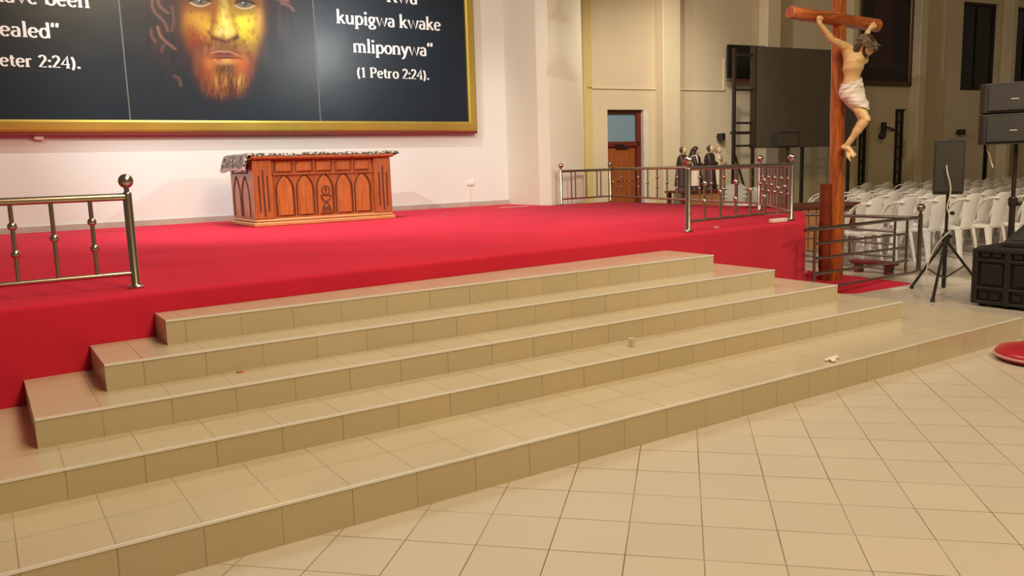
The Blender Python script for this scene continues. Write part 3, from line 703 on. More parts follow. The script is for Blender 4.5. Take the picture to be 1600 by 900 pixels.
# ------------------------------------------------------------------ altar rails
def rail_post(parent, x, y, z0, zb, r=.028, rb=.046):
    p = MB(); p.lathe((x, y, z0), [(.052, 0), (.052, .012), (.036, .018), (r, .03), (r, zb-z0-rb-.035), (r*.95, zb-z0-rb-.03), (.016, zb-z0-rb-.022), (.016, zb-z0-rb+.01)], 18)
    o = build('post', p, M_chrome, parent, smooth=True)
    build('ball_finial', MB().ball((x, y, zb), rb, 20, 14), M_chrome, o, smooth=True)
    return o
def baluster(parent, x, y, za, zb, zs, r=.0135, rb=.027):
    b_ = build('baluster', MB().tube([(x, y, za), (x, y, zb)], r, 10), M_chrome, parent, smooth=True)
    for z in zs: build('bead', MB().ball((x, y, z), rb, 14, 9), M_chrome, b_, smooth=True)
def railing(label, A, B, zt, zb_, zball, posts, bal, two_first=True, r=.021, name='altar_railing', beads=True):
    A = np.array(A); B = np.array(B); mid = (A+B)/2
    t = thing(name, label, 'railing', (mid[0], mid[1], ZS), 0, 'steel altar railings on the stage')
    build('top_rail', MB().tube([(A[0], A[1], zt), (B[0], B[1], zt)], r*1.15, 14), M_chrome, t, smooth=True)
    build('bottom_rail', MB().tube([(A[0], A[1], zb_), (B[0], B[1], zb_)], r*.75, 12), M_chrome, t, smooth=True)
    for q in posts:
        P = A+(B-A)*q; rail_post(t, P[0], P[1], ZS, zball)
    for i, q in enumerate(bal):
        P = A+(B-A)*q; h = zt-zb_
        two = (i % 2 == 0) == two_first
        baluster(t, P[0], P[1], zb_, zt, () if not beads else (zb_+h*.36, zb_+h*.70) if two else (zb_+h*.52,))
    return t
# left front railing
L0 = (-2.6, 5.70); L1 = (0.83, 5.783)
def q_at(px, A=L0, B=L1, y=5.78): return (float(ony(px, y)[0])-A[0])/(B[0]-A[0])
qs = [q_at((22, 380)), q_at((85, 375)), q_at((146, 370))]
step = qs[1]-qs[0]
bal = [q for q in [qs[0]-step*i for i in range(9, 0, -1)] if q > .04]+qs
railing('polished steel altar railing with beads at the left edge of the stage, nearest the camera', L0, L1, 1.522, 1.026, 1.622, [0.0, 1.0], bal, len(bal) % 2 == 1)
RA, RB, RCc, RD, RE = (6.02, 5.93), (7.82, 6.087), (9.09, 7.60), (10.12, 12.0), (8.86, 11.87)
railing('short polished steel railing with beads along the right front edge of the stage', RA, RB, 1.568, 1.036, 1.645, [0.0, 1.0], [(i+1)/7 for i in range(6)])
railing('steel railing seen end-on running back from the right front corner of the stage', RB, RCc, 1.560, 1.036, 1.648, [1.0], [(i+.7)/10 for i in range(10)])
railing('long steel railing at the rear right of the stage in front of the wooden door', RCc, RD, 1.545, 1.036, 1.640, [1.0], [(i+.6)/14 for i in range(14)])
railing('short steel railing joining the pillar at the back of the stage', RD, RE, 1.535, 1.036, 1.635, [1.0], [.20, .28, .50, .72, .80], beads=False)

# ------------------------------------------------------------------ crucifix
CROT = math.radians(-7.0)
CB = (9.36, 6.69, 0.0)
MC = frame(CB, CROT)      # local x = along the crossbar, -y = front
cu = np.array([math.cos(CROT), math.sin(CROT), 0]); cn = np.array([math.sin(CROT), -math.cos(CROT), 0])
def cpt(px, off):
    P = onpl(px, np.array(CB)+cn*off, cn); d = P-np.array(CB)
    return np.array([float(d@cu), -off, float(P[2])])
crs = thing('wooden_cross', 'tall varnished log cross standing on the floor right of the stage', 'cross', tuple(MC@Vector((.154, 0, 0))), CROT)
rnd = random.Random(2)
def log_tube(mb, a, b, r0, r1, n=14, m=24, wob=.006):
    a = np.array(a, float); b = np.array(b, float)
    P = [a+(b-a)*i/m+np.array([rnd.uniform(-wob, wob)*.5, rnd.uniform(-wob, wob)*.5, 0]) if 0 < i < m else a+(b-a)*i/m for i in range(m+1)]
    mb.tube(P, [r0+(r1-r0)*i/m+rnd.uniform(-wob, wob)*.5 for i in range(m+1)], n)
p = MB(); log_tube(p, (.154, 0, 0), (.082, 0, 4.05), .097, .086); build('post', p, M_cross, crs, MC, smooth=True)
p = MB(); log_tube(p, (-.775, -.035, 3.405), (.755, -.035, 3.318), .078, .082, n=16)
bar = build('crossbar', p, M_crossx, crs, MC, smooth=True)
e1 = np.array([1.53, 0, -.087]); e1 /= np.linalg.norm(e1)
for (c, s) in (((-.775, -.035, 3.405), -1), ((.755, -.035, 3.318), 1)):
    c = np.array(c); build('sawn_end', MB().tube([c+e1*s*.001, c+e1*s*.012], [.078, .070], 20), M_end, bar, MC)
p = MB(); log_tube(p, (.035, .07, 0), (.02, .07, 1.285), .085, .080); build('support_log', p, M_crossd, crs, MC, smooth=True)
p = MB(); p.box((.02, -.075, 3.30), (.18, -.06, 3.43))
# corpus
J = {'rh': cpt((1279.5, 31), .13), 'rw': cpt((1281, 37), .15), 're': cpt((1300, 62), .19), 'rs': cpt((1324, 75), .22),
     'lh': cpt((1362, 41), .13), 'lw': cpt((1358, 46), .14), 'le': cpt((1351, 60), .17), 'ls': cpt((1357, 79), .20),
     'head': cpt((1352, 72), .36), 'neck': cpt((1343, 79), .25), 'chest': cpt((1335, 96), .245), 'rib': cpt((1332.5, 108), .24), 'waist': cpt((1331, 121), .225), 'pel': cpt((1330, 138), .20),
     'rhip': cpt((1325, 145), .20), 'lhip': cpt((1336, 146), .20), 'rkn': cpt((1353, 186), .41), 'lkn': cpt((1349, 188), .36),
     'rank': cpt((1322.5, 228), .20), 'lank': cpt((1325, 226), .15), 'rtoe': cpt((1334, 242), .30), 'ltoe': cpt((1326, 247), .27)}
corp = thing('crucified_statue', 'painted figure in a white loincloth hanging with bent knees on the log cross', 'statue', tuple(MC@Vector(tuple(J['rank']-np.array([0, 0, .2])))), CROT)
bd = MB()
def cap(a, b, ra, rb, n=12): bd.capsule(J[a] if isinstance(a, str) else a, J[b] if isinstance(b, str) else b, ra, rb, n)
def mix(a, b, t): return np.array(J[a])*(1-t)+np.array(J[b])*t
# arms
for s in ('r', 'l'):
    w, e_, sh = J[s+'w'], J[s+'e'], J[s+'s']
    cap(sh, mix(s+'s', s+'e', .45), .060, .054); cap(mix(s+'s', s+'e', .45), e_, .054, .041); cap(e_, mix(s+'e', s+'w', .3), .041, .043); cap(mix(s+'e', s+'w', .3), w, .043, .026)
    h = J[s+'h']; cap(w, h, .027, .034)
    ax = h-w; ax /= np.linalg.norm(ax)
    sidev = np.cross(ax, np.array([0, -1.0, 0])); sidev /= np.linalg.norm(sidev)
    for k in range(4):
        o_ = (k-1.5)*.021; L = (.036, .044, .042, .032)[k]
        p0_ = h+sidev*o_+ax*.018; p1_ = p0_+ax*L*.6+np.array([0, -.030, 0]); p2_ = p1_+np.array([0, -.012, 0])-ax*L*.75; p3_ = p2_+np.array([0, .012, 0])-ax*L*.35
        bd.capsule(p0_, p1_, .0105, .010, 8); bd.capsule(p1_, p2_, .010, .0092, 8); bd.capsule(p2_, p3_, .0092, .008, 8)
    th = h+sidev*(-.034 if s == 'r' else .034); bd.capsule(th-ax*.02, th+ax*.02+np.array([0, -.03, 0]), .013, .011, 8); bd.capsule(th+ax*.02+np.array([0, -.03, 0]), th+ax*.028+np.array([0, -.045, 0])+sidev*(.02 if s == 'r' else -.02), .011, .009, 8)
    # shoulder to chest (lats, pectoral)
    cap(sh, mix('chest', 'neck', .35), .064, .085)
    cap(mix(s+'s', s+'e', .12), 'rib', .052, .095)
# torso as lofted ellipses
def torso_ring(c, rx, ry, n=20, rot=.45):
    out = []
    for k in range(n):
        a = 2*PI*k/n; x, y = rx*math.cos(a), ry*math.sin(a); out.append((c[0]+x*math.cos(rot)-y*math.sin(rot), c[1]+x*math.sin(rot)+y*math.cos(rot), c[2]))
    return out
def rad(px0, px1): return 0.5*(px1-px0)*0.0084
seq = [(J['neck']+np.array([0, .02, 0]), .09, .075), (mix('neck', 'chest', .35), .155, .105), (J['chest'], .175, .125), (J['rib'], .160, .120), (mix('rib', 'waist', .6), .132, .098), (J['waist'], .125, .092), (mix('waist', 'pel', .5), .142, .105), (J['pel'], .155, .115), (J['pel']-np.array([0, 0, .08]), .12, .10)]
bd.loft([torso_ring(c, a, b_) for c, a, b_ in seq])
for s, dx in ((-1, .0), (1, .0)):
    c = mix('chest', 'neck', .2); bd.ball((c[0]+s*.075+.02, c[1]-.075+.03*s, c[2]-.01), .075, 12, 8, (1.05, .6, .75))
c = mix('rib', 'waist', .1)
def tsurf(c, rx, ry, deg, inset=0.0, rot=.45):
    a = math.radians(deg); x, y = (rx-inset)*math.cos(a), (ry-inset)*math.sin(a)
    return np.array([c[0]+x*math.cos(rot)-y*math.sin(rot), c[1]+x*math.sin(rot)+y*math.cos(rot), c[2]])
# neck, head
cap('neck', mix('neck', 'head', .6), .058, .055)
hd = J['head']; fd = np.array([.30, -.72, -.62]); fd /= np.linalg.norm(fd)     # face looks down to the front
upv = np.array([.18, -.55, .80]); upv = upv-fd*np.dot(upv, fd); upv /= np.linalg.norm(upv); rtv = np.cross(fd, upv)
RH = np.stack([rtv, fd, upv], 1)
def hp(a, b_, c): return hd+RH@np.array([a, b_, c])
bd.ball(hd, .1, 16, 12, (.76, .95, 1.12), RH)
bd.capsule(hp(0, .03, -.05), hp(0, .055, -.085), .055, .035)           # jaw and chin
bd.capsule(hp(0, .095, .012), hp(0, .108, -.028), .010, .015, 8)        # nose
for s in (-1, 1):
    bd.capsule(hp(s*.015, .092, .022), hp(s*.05, .078, .018), .010, .009, 8)    # brows
    bd.capsule(hp(s*.048, .07, -.018), hp(s*.03, .085, -.028), .018, .014, 8)   # cheeks
    bd.capsule(hp(s*.077, .0, .01), hp(s*.077, -.005, -.03), .014, .010, 8)     # ears
bd.capsule(hp(-.02, .096, -.050), hp(.02, .096, -.050), .009, .009, 8)
# legs
for s in ('r', 'l'):
    cap(s+'hip', mix(s+'hip', s+'kn', .5), .095, .082); cap(mix(s+'hip', s+'kn', .5), s+'kn', .082, .058)
    cap(s+'kn', mix(s+'kn', s+'ank', .3), .055, .060); cap(mix(s+'kn', s+'ank', .3), mix(s+'kn', s+'ank', .65), .060, .042); cap(mix(s+'kn', s+'ank', .65), s+'ank', .042, .034)
    a, t_ = J[s+'ank'], J[s+'toe']; d = (t_-a); d /= np.linalg.norm(d)
    bd.capsule(a+np.array([-.01, .03, -.015]), a+d*.05, .036, .034); bd.capsule(a+d*.05, t_-d*.02, .034, .028)
    sv = np.cross(d, np.array([0, -1.0, 0])); sv /= np.linalg.norm(sv)
    for k in range(5):
        o_ = (k-2)*.017; L = .028-.004*k if s == 'l' else .012+.004*k
        bd.capsule(t_-d*.03+sv*o_, t_+d*(L)+sv*o_*1.1, .0115, .009, 8)
body = build('body', bd, M_skin, corp, MC); remesh(body, .0075, 4)
# loincloth: folded wrap round the hips
lo = MB(); n = 72
def loin_ring(c, rx, ry, ph, amp, tilt, rot=.45):
    out = []
    for k in range(n):
        a = 2*PI*k/n; w = 1+amp*math.sin(a*4+ph*2.1)+amp*.6*math.sin(a*7+ph*2.9+1); x, y = rx*w*math.cos(a), ry*w*math.sin(a)
        X2, Y2 = x*math.cos(rot)-y*math.sin(rot), x*math.sin(rot)+y*math.cos(rot); out.append((c[0]+X2, c[1]+Y2, c[2]+tilt*X2))
    return out
c0 = mix('waist', 'pel', .30); th = (J['rhip']+J['lhip'])/2; kn = (J['rkn']+J['lkn'])/2
rings = []
seqL = [(c0, .142, .112), (mix('waist', 'pel', .6), .165, .128), (J['pel'], .178, .140), (J['pel']*.5+th*.5+np.array([0, 0, -.03]), .180, .150), (th*.85+kn*.15+np.array([0, 0, -.02]), .172, .152), (th*.65+kn*.35, .155, .145), (th*.5+kn*.5, .138, .130), (th*.38+kn*.62, .122, .115)]
m_ = 26
for i in range(m_):
    t = i/(m_-1)*(len(seqL)-1); k = min(int(t), len(seqL)-2); f_ = t-k
    c = np.array(seqL[k][0])*(1-f_)+np.array(seqL[k+1][0])*f_; rx = seqL[k][1]*(1-f_)+seqL[k+1][1]*f_; ry = seqL[k][2]*(1-f_)+seqL[k+1][2]*f_
    rings.append(loin_ring(c, rx*(1+.018*math.sin(i*1.5)), ry*(1+.018*math.sin(i*1.5)), i*.33, .030, .35-.35*i/m_*2))
lo.loft(rings, caps=False)
inner = [[tuple(np.array(p)*.94+np.array(seqc)*.06) for p in r] for r, seqc in zip(rings, [np.mean(np.array(r), 0) for r in rings])]
lo.loft(list(reversed(inner)), caps=False)
lo.loft([rings[-1], inner[-1]], caps=False); lo.loft([rings[0], inner[0]], caps=False)
lc = build('loincloth', lo, M_loin, corp, MC, smooth=True)
kn_ = MB(); kb = J['pel']+np.array([-.02, -.125, .035])
kn_.capsule(kb+np.array([-.10, .02, .02]), kb+np.array([.03, -.012, -.015]), .024, .032); kn_.capsule(kb+np.array([.03, -.012, -.015]), kb+np.array([.13, .05, .01]), .030, .022)
o = build('waist_fold', kn_, M_loin, lc, MC); remesh(o, .010, 6)
# hair, beard, crown of thorns
hm = MB()
hm.ball(hp(0, -.018, .03), .110, 16, 12, (.82, .95, .95), RH)
rn = random.Random(5)
for k in range(26):
    a = 2*PI*k/26; q0 = hp(.02*math.cos(a), -.02+.02*math.sin(a), .135); q1 = hp(.075*math.cos(a+.15), -.018+.085*math.sin(a+.15), .095); q2 = hp(.092*math.cos(a+.3), -.018+.106*math.sin(a+.3), .02)
    if math.sin(a+.3) < .55: hm.capsule(q0, q1, .012, .014, 6); hm.capsule(q1, q2, .014, .013, 6)
for k in range(20):
    a = PI*(.05+.9*k/19)+PI; p0_ = hp(.085*math.cos(a), -.02+.05*math.sin(a), .02+.02*rn.random()); p1_ = hp(.095*math.cos(a), -.03+.06*math.sin(a), -.08)
    p2_ = p1_*.6+(J['rs' if k < 10 else 'ls']*.2+J['neck']*.8)*.4+np.array([rn.uniform(-.02, .02), -.03, -.05]); hm.capsule(p0_, p1_, .028, .025, 8); hm.capsule(p1_, p2_, .025, .014, 8)
hm.capsule(hp(0, .055, -.075), hp(0, .075, -.155), .042, .018, 10); hm.capsule(hp(-.055, .03, -.03), hp(-.03, .06, -.09), .024, .022, 8); hm.capsule(hp(.055, .03, -.03), hp(.03, .06, -.09), .024, .022, 8)
o = build('hair', hm, M_hair, corp, MC); remesh(o, .0075, 1)
tm = MB()
for k in range(8):
    pts = []; ph = rn.random()*6.28; rr = .112+rn.uniform(-.006, .016); fz = rn.choice((2, 3, 4))
    for i in range(25):
        a = 2*PI*i/24; pts.append(hp(rr*.88*math.cos(a), -.008+rr*1.02*math.sin(a), .045+.032*math.sin(fz*a+ph)+.010*(k-3.5)*.5))
    tm.tube(pts, .0085, 6)
for k in range(9):
    pts = []; ph = rn.random()*6.28; tl = rn.uniform(-.7, .7); tl2 = rn.uniform(-.7, .7); rr = rn.uniform(.085, .105)
    for i in range(21):
        a = 2*PI*i/20; x, y = rr*.9*math.cos(a), rr*math.sin(a); pts.append(hp(x, -.015+y, .085+.03*math.sin(2*a+ph)-(x*x+y*y)*2.2+tl*x*.5+tl2*y*.5))
    tm.tube(pts, .0075, 6)
for k in range(70):
    a = rn.random()*6.28; rr = .115; q = hp(rr*.9*math.cos(a), -.008+rr*1.02*math.sin(a), .045+rn.uniform(-.045, .045)); d = RH@np.array([math.cos(a), math.sin(a), rn.uniform(-.7, .9)])
    tm.tube([q, q+d*.042], [.007, .001], 5)
build('thorn_crown', tm, M_thorn, corp, MC)
bl = MB()
bl.ball(tsurf(J['rib'], .16, .12, -62, .004)+np.array([0, 0, .01]), .02, 10, 6, (.7, .5, 1.2))
bl.ball(J['rkn']+np.array([.012, -.040, -.028]), .018, 10, 6, (1, .6, 1.0))
build('painted_wound', bl, M_blood, corp, MC)

# ------------------------------------------------------------------ steel floor rails by the cross
def bars_thing(label, lst, vs, P0, n, name='steel_barrier', r=.017, cat='barrier'):
    pts = [onpl(px, P0, n) for seg in lst for px in seg[:2]]
    c = np.mean(np.array(pts), 0); t = thing(name, label, cat, (c[0], c[1], 0), 0, 'steel barriers beside the cross')
    for i, seg in enumerate(lst):
        a, b_ = onpl(seg[0], P0, n), onpl(seg[1], P0, n); build('rail', MB().tube([a, b_], seg[2] if len(seg) > 2 else r, 10), M_bar, t, smooth=True)
    for seg in vs:
        a, b_ = onpl(seg[0], P0, n), onpl(seg[1], P0, n); b_ = np.array([a[0], a[1], max(b_[2], 0)])
        build('upright', MB().tube([a, b_], seg[2] if len(seg) > 2 else r, 10), M_bar, t, smooth=True)
    return t
PB = np.array([11.12, 6.46, 0])
fp = thing('barrier_post', 'upright steel post with a ball top in front of the white chairs', 'post', tuple(PB), 0)
q = MB(); q.lathe(tuple(PB), [(.055, 0), (.055, .012), (.030, .02), (.030, .80), (.018, .81), (.018, .86)], 16); build('post', q, M_bar, fp, smooth=True)
build('ball_finial', MB().ball((PB[0], PB[1], .895), .058, 18, 12), M_chrome, fp, smooth=True)
dA = np.array([8.02, 5.75, 0])-PB; nA = np.array([-dA[1], dA[0], 0]); nA /= np.linalg.norm(nA)
bars_thing('near steel barrier sloping from the stage to the ball-topped post, right of the cross', [((1258, 360), (1401, 343.5), .022), ((1401, 343.5), (1436, 340.5), .022), ((1274, 381), (1418, 365)), ((1274, 404), (1418, 386)), ((1274, 428), (1418, 407)), ((1310, 446), (1430, 424.5))],
           [((1273.5, 359), (1273.5, 470)), ((1418, 342), (1418, 425))], PB, nA)
dB = onz((1314, 414), .05)*np.array([1, 1, 0])-PB; nB = np.array([-dB[1], dB[0], 0]); nB /= np.linalg.norm(nB)
bars_thing('far steel barrier behind the log cross meeting the ball-topped post', [((1318, 337), (1436, 340.5), .024), ((1252, 335), (1318, 337), .024), ((1252, 353), (1399, 362)), ((1252, 371), (1399, 382)), ((1252, 391), (1399, 401)), ((1252, 407), (1418, 423))],
           [((1399, 341), (1399, 422)), ((1318, 338), (1318, 420))], PB, nB)
# rug on the floor, paper
rg_ = [onz(p, 0)[:2] for p in ((1262, 424), (1314, 430), (1424, 444), (1337, 459), (1300, 458), (1240, 452))]
rm = MB(); rings = [[(x, y, z) for x, y in rg_] for z in (0.0, .012)]; rm.loft(rings)
tag(build('floor_rug', rm, M_red), 'red carpet piece lying on the floor under the log cross', 'rug')
P = onz((1404, 452), 0); tag(build('paper_slip', MB().cbox((P[0]-.12, P[1]-.05, 0.0), (P[0]+.12, P[1]+.05, .012), .004), M_white), 'white paper slip on the floor at the edge of the red rug', 'paper')

# ------------------------------------------------------------------ speaker on tripod
TB = onz((1474, 452), 0); tx, ty = TB[0], TB[1]
tri = thing('tripod_stand', 'black tripod speaker stand on the floor behind the right end of the steps', 'stand', (tx, ty, 0))
def at_d(px, x=tx, y=ty):
    d = np.array([x, y])-CP[:2]; L = np.linalg.norm(d); n = np.array([d[0]/L, d[1]/L, 0]); return onpl(px, (x, y, 0), n)
zc_ = float(at_d((1476, 372))[2]); zsp = float(at_d((1487, 303))[2]); zst = float(at_d((1487, 218))[2])
build('pole', MB().tube([(tx, ty, .02), (tx, ty, zc_+.05)], .024, 12).tube([(tx, ty, zc_+.05), (tx, ty, zsp)], .018, 12), M_black, tri, smooth=True)
build('collar', MB().lathe((tx, ty, zc_-.06), [(.036, 0), (.045, .02), (.045, .10), (.030, .13)], 14).cbox((tx+.02, ty-.05, zc_), (tx+.06, ty-.02, zc_+.04), .006), M_black, tri)
build('clamp_knob', MB().tube([(tx, ty, zc_+.30), (tx+.05, ty-.04, zc_+.30)], .014, 8).ball((tx+.05, ty-.04, zc_+.30), .026), M_black, tri)
for px in ((1424, 451), (1457, 472), None):
    F = onz(px, 0) if px else np.array([tx+.62, ty-.10, 0.0])
    F = np.array([F[0], F[1], .02])
    top = np.array([tx, ty, zc_-.02]); m = top*.42+F*.58
    leg = build('leg', MB().tube([top+(F-top)*.04, F], .0165, 10), M_black, tri, smooth=True)
    build('brace', MB().tube([m, np.array([tx, ty, .13])], .009, 8), M_black, leg)
    build('rubber_foot', MB().tube([F+(top-F)*.03, F-np.array([0, 0, .018])], [.022, .024], 10), M_black, leg)
spk = thing('tripod_speaker', 'black loudspeaker on the tripod stand in front of the white chairs', 'speaker', (tx, ty, zsp), math.radians(-62))
ms = frame((tx, ty, zsp), math.radians(-62)); hh = zst-zsp
b_ = MB(); w0, w1, dd = .165, .12, .16
b_.loft([[(-w0*s, -dd, z), (w0*s, -dd, z), (w1*s, dd, z), (-w1*s, dd, z)] for z, s in ((0, .94), (.02, 1), (hh-.02, 1), (hh, .94))])
build('cabinet', b_, M_dgrey, spk, ms, bevel=.008)
build('grille', MB().cbox((-w0+.02, -dd-.008, .03), (w0-.02, -dd, hh-.03), .006), M_grille, spk, ms)
hb = MB(); hb.cbox((-.085, dd-.002, hh*.42), (.085, dd+.012, hh*.62), .006); hb.cbox((-.08, dd-.002, hh*.40), (.08, dd+.02, hh*.42), .004)
build('connector_plate', hb, M_black, spk, ms)
build('handle', MB().tube([(-.03, dd*.2, hh), (-.03, dd*.2, hh+.014), (.07, dd*.2, hh+.014), (.07, dd*.2, hh)], .008, 6), M_grille, spk, ms)
cb = MB(); pl = [onpl(p_, (tx-.16, ty-.12, 0), np.array([.87, .49, 0])) for p_ in ((1479, 258), (1480, 270), (1484, 283), (1486, 298), (1482, 315), (1479, 325), (1484, 335), (1484, 350), (1484, 362))]
cb.tube(chaikin(pl), .0075, 6)
pl2 = [onpl(p_, (tx-.16, ty-.12, 0), np.array([.87, .49, 0])) for p_ in ((1484, 362), (1470, 374), (1460, 388), (1450, 410), (1446, 430), (1452, 450))]
cb.tube(chaikin(pl2), .0075, 6)
gp = [onz(p_, .008) for p_ in ((1453, 454), (1463, 460), (1474, 459), (1482, 448), (1483, 430))]
cb.tube(chaikin([pl2[-1]]+gp), .0075, 6)
tag(build('signal_cable', cb, M_cable, smooth=True), 'white cable hanging down the tripod speaker and looping on the floor', 'cable')

# ------------------------------------------------------------------ road case, monitor, stacked boxes on pole
KX = 8.93; KY1 = float(onz((1515, 477), 0)[1]); KY0 = KY1-1.05; KZ = .64
rc = thing('sub_speaker', 'low black ribbed speaker cabinet on the floor at the right edge', 'speaker', (KX+.35, (KY0+KY1)/2, 0))
b_ = MB(); b_.cbox((KX+.02, KY0, .02), (KX+.72, KY1, KZ), .02); build('cabinet', b_, M_black, rc)
rb = MB()
for z in (.05, .20, .50, .60): rb.cbox((KX-.012, KY0+.02, z-.016), (KX+.03, KY1-.02, z+.016), .006)
for y in (KY1-.03, KY1-.36, KY1-.69, KY0+.03): rb.cbox((KX-.015, y-.03, .028), (KX+.03, y+.03, KZ-.018), .006)
build('rib', rb, M_black, rc)
M_rec = mat('black_recess', (.007, .006, .005), .6)
for k in range(3):
    ya = KY1-.06-.33*k; rec = MB()
    rec.cbox((KX-.004, ya-.25, .24), (KX+.021, ya-.03, .46), .008)
    for j in range(2): rec.cbox((KX-.006, ya-.11-.12*j, .09), (KX+.021, ya-.03-.12*j, .15), .004); rec.cbox((KX-.006, ya-.11-.12*j, .535), (KX+.021, ya-.03-.12*j, .575), .004)
    build('recess_panel', rec, M_rec, rc)
for y in (KY0+.08, KY1-.08):
    for x in (KX+.08, KX+.66): build('foot', MB().lathe((x, y, 0), [(.03, 0), (.035, .022)], 12), M_black, rc)
wm = MB(); y0, y1 = KY0+.0, KY1-.20
pr = [(KX+.16, KZ), (KX+.70, KZ), (KX+.70, KZ+.36), (KX+.52, KZ+.36), (KX+.16, KZ+.05)]
mon = thing('stage_monitor', 'black wedge monitor speaker lying on the low ribbed speaker cabinet', 'speaker', (KX+.4, (y0+y1)/2, KZ))
wm = MB()
wedge = lambda i: [(KX+.14, KZ), (KX+.70, KZ), (KX+.70, KZ+.36), (KX+.50, KZ+.36), (KX+.14, KZ+.05)]
wm.loft([[(a+(0 if y < y1-.01 else .0), y-(.20*(z-KZ)/.36 if y > y1-.01 else 0), z) for a, z in wedge(0)] for y in (y0, y1)])
build('cabinet', wm, M_dgrey, mon, bevel=.01)
g = MB(); n_ = np.array([-.31, 0, .36]); n_ /= np.linalg.norm(n_)
g.slab([(0.03, .06), (.44, .06), (.44, y1-y0-.22), (.03, y1-y0-.12)], (KX+.14, y0, KZ+.05), np.array([.36, 0, .31])/np.linalg.norm([.36, .31]), (0, 1, 0), n_, .0, .008)
build('grille', g, M_grille, mon)
# boxes on pole at right
SX, SY = 10.45, 4.93
def ats(px): return at_d(px, SX, SY)
zb1, zb2, zb3 = float(ats((1565, 226))[2]), float(ats((1565, 178))[2]), float(ats((1565, 130))[2])
MS = frame((SX, SY, 0), math.radians(-72))
stn = thing('speaker_pole', 'dark pole stand carrying two stacked black speakers at the right edge', 'stand', (SX, SY, 0), math.radians(-72))
build('pole', MB().tube([(0, 0, .03), (0, 0, 1.05)], .034, 12).tube([(0, 0, 1.05), (0, 0, zb1)], .024, 12), M_steelb, stn, MS, smooth=True)
build('base_plate', MB().lathe((0, 0, 0), [(.30, 0), (.30, .018), (.06, .03), (.04, .05)], 20), M_steelb, stn, MS)
build('clamp_knob', MB().lathe((0, 0, .98), [(.036, 0), (.05, .02), (.05, .10), (.03, .12)], 12).ball((.07, -.02, 1.02), .03), M_steelb, stn, MS)
def line_box(za, zb, label):
    t = thing('column_speaker', label, 'speaker', (SX, SY, za), math.radians(-72), 'black speakers stacked on the right pole')
    w, d = .385, .20; c = MB(); h = zb-za
    c.loft([[(-w, -d+.06, z0), (-w+.06, -d, z0), (w-.06, -d, z0), (w, -d+.06, z0), (w, d, z0), (-w, d, z0)] for z0 in (za+.006, zb-.006)])
    build('cabinet', c, M_dgrey, t, MS, bevel=.012)
    build('grille', MB().cbox((-w+.10, -d-.012, za+.03), (w-.10, -d+.002, zb-.03), .008), M_grille, t, MS)
    build('side_handle', MB().cbox((-w-.012, -.06, za+h*.35), (-w+.002, .06, za+h*.65), .006), M_black, t, MS)
    build('badge', MB().cbox((-.05, -d-.018, za+h*.42), (.03, -d-.011, za+h*.46), .002), M_skirt, t, MS)
line_box(zb1, zb2, 'lower of the two black speakers stacked on the pole at the right edge')
line_box(zb2, zb3, 'upper of the two black speakers stacked on the pole at the right edge')
P = ats((1544, 228)); cbl = MB(); cbl.tube([np.array(ats(p_))+np.array([-.05, -.02, 0]) for p_ in ((1543, 226), (1543, 235), (1547, 243), (1549, 252), (1552, 262))], .008, 6)
tag(build('signal_cable', cbl, M_cable), 'short white cable hanging below the stacked pole speakers', 'cable')

# ------------------------------------------------------------------ litter on the steps and stage
P = onz((987, 541.5), ZK[1]); tag(build('paper_cup', MB().lathe((P[0], P[1], ZK[1]), [(.017, 0), (.020, .004), (.0235, .058), (.025, .060), (.0215, .058), (.017, .008)], 16), M_white, smooth=True), 'small white cup standing on the second step', 'cup')
tm_ = MB(); P = onz((1303, 564), ZK[0]); rn = random.Random(11)
for k in range(9): tm_.ball((P[0]+rn.uniform(-.06, .06), P[1]+rn.uniform(-.03, .03), ZK[0]+.014), .02, 8, 5, (rn.uniform(.8, 1.8), rn.uniform(.6, 1.4), .65))
o = tag(build('crumpled_tissue', tm_, M_white), 'crumpled white tissue lying on the lowest step near its edge', 'tissue')
P = onz((375, 582), ZK[2]); tag(build('red_scrap', MB().cbox((P[0]-.02, P[1]-.012, ZK[2]), (P[0]+.02, P[1]+.012, ZK[2]+.006), .002), M_redv), 'tiny red scrap lying on the third tiled step', 'scrap')
P = onz((1216, 347.5), ZS); bx = MB(); bx.cbox((P[0]-.13, P[1]-.03, ZS), (P[0]+.13, P[1]+.03, ZS+.045), .008)
tag(build('white_box', bx, M_white), 'flat white box on the carpet at the right front corner of the stage', 'box')
P = onz((1119, 357), ZS); tag(build('bottle_cap', MB().lathe((P[0], P[1], ZS), [(.028, 0), (.03, .004), (.028, .02), (.02, .024)], 14), M_pink), 'small pale cap on the red carpet under the right front railing', 'cap')
P = onz((802, 324), ZS); tag(build('floor_strip', MB().cbox((P[0]-.30, P[1]-.05, ZS), (P[0]+.30, P[1]+.03, ZS+.012), .004), M_pink), 'pale pink strip lying on the carpet by the end of the back wall', 'strip')
# red cushion at right
P = onz((1634, 563), 0); cxr, cyr = float(P[0]), float(P[1])
cu_ = thing('round_cushion', 'round red vinyl cushion on the floor at the right end of the steps', 'cushion', (cxr, cyr, 0))
prf = [(.30, 0), (.335, .010), (.355, .034), (.35, .062), (.33, .084), (.28, .098), (.15, .108), (.0005, .110)]
build('pad', MB().lathe((cxr, cyr, 0), prf, 40), M_redv, cu_, smooth=True)
build('piping', MB().tube([(cxr+.356*math.cos(2*PI*k/40), cyr+.356*math.sin(2*PI*k/40), .043) for k in range(41)], .010, 6), M_pink, cu_, smooth=True)

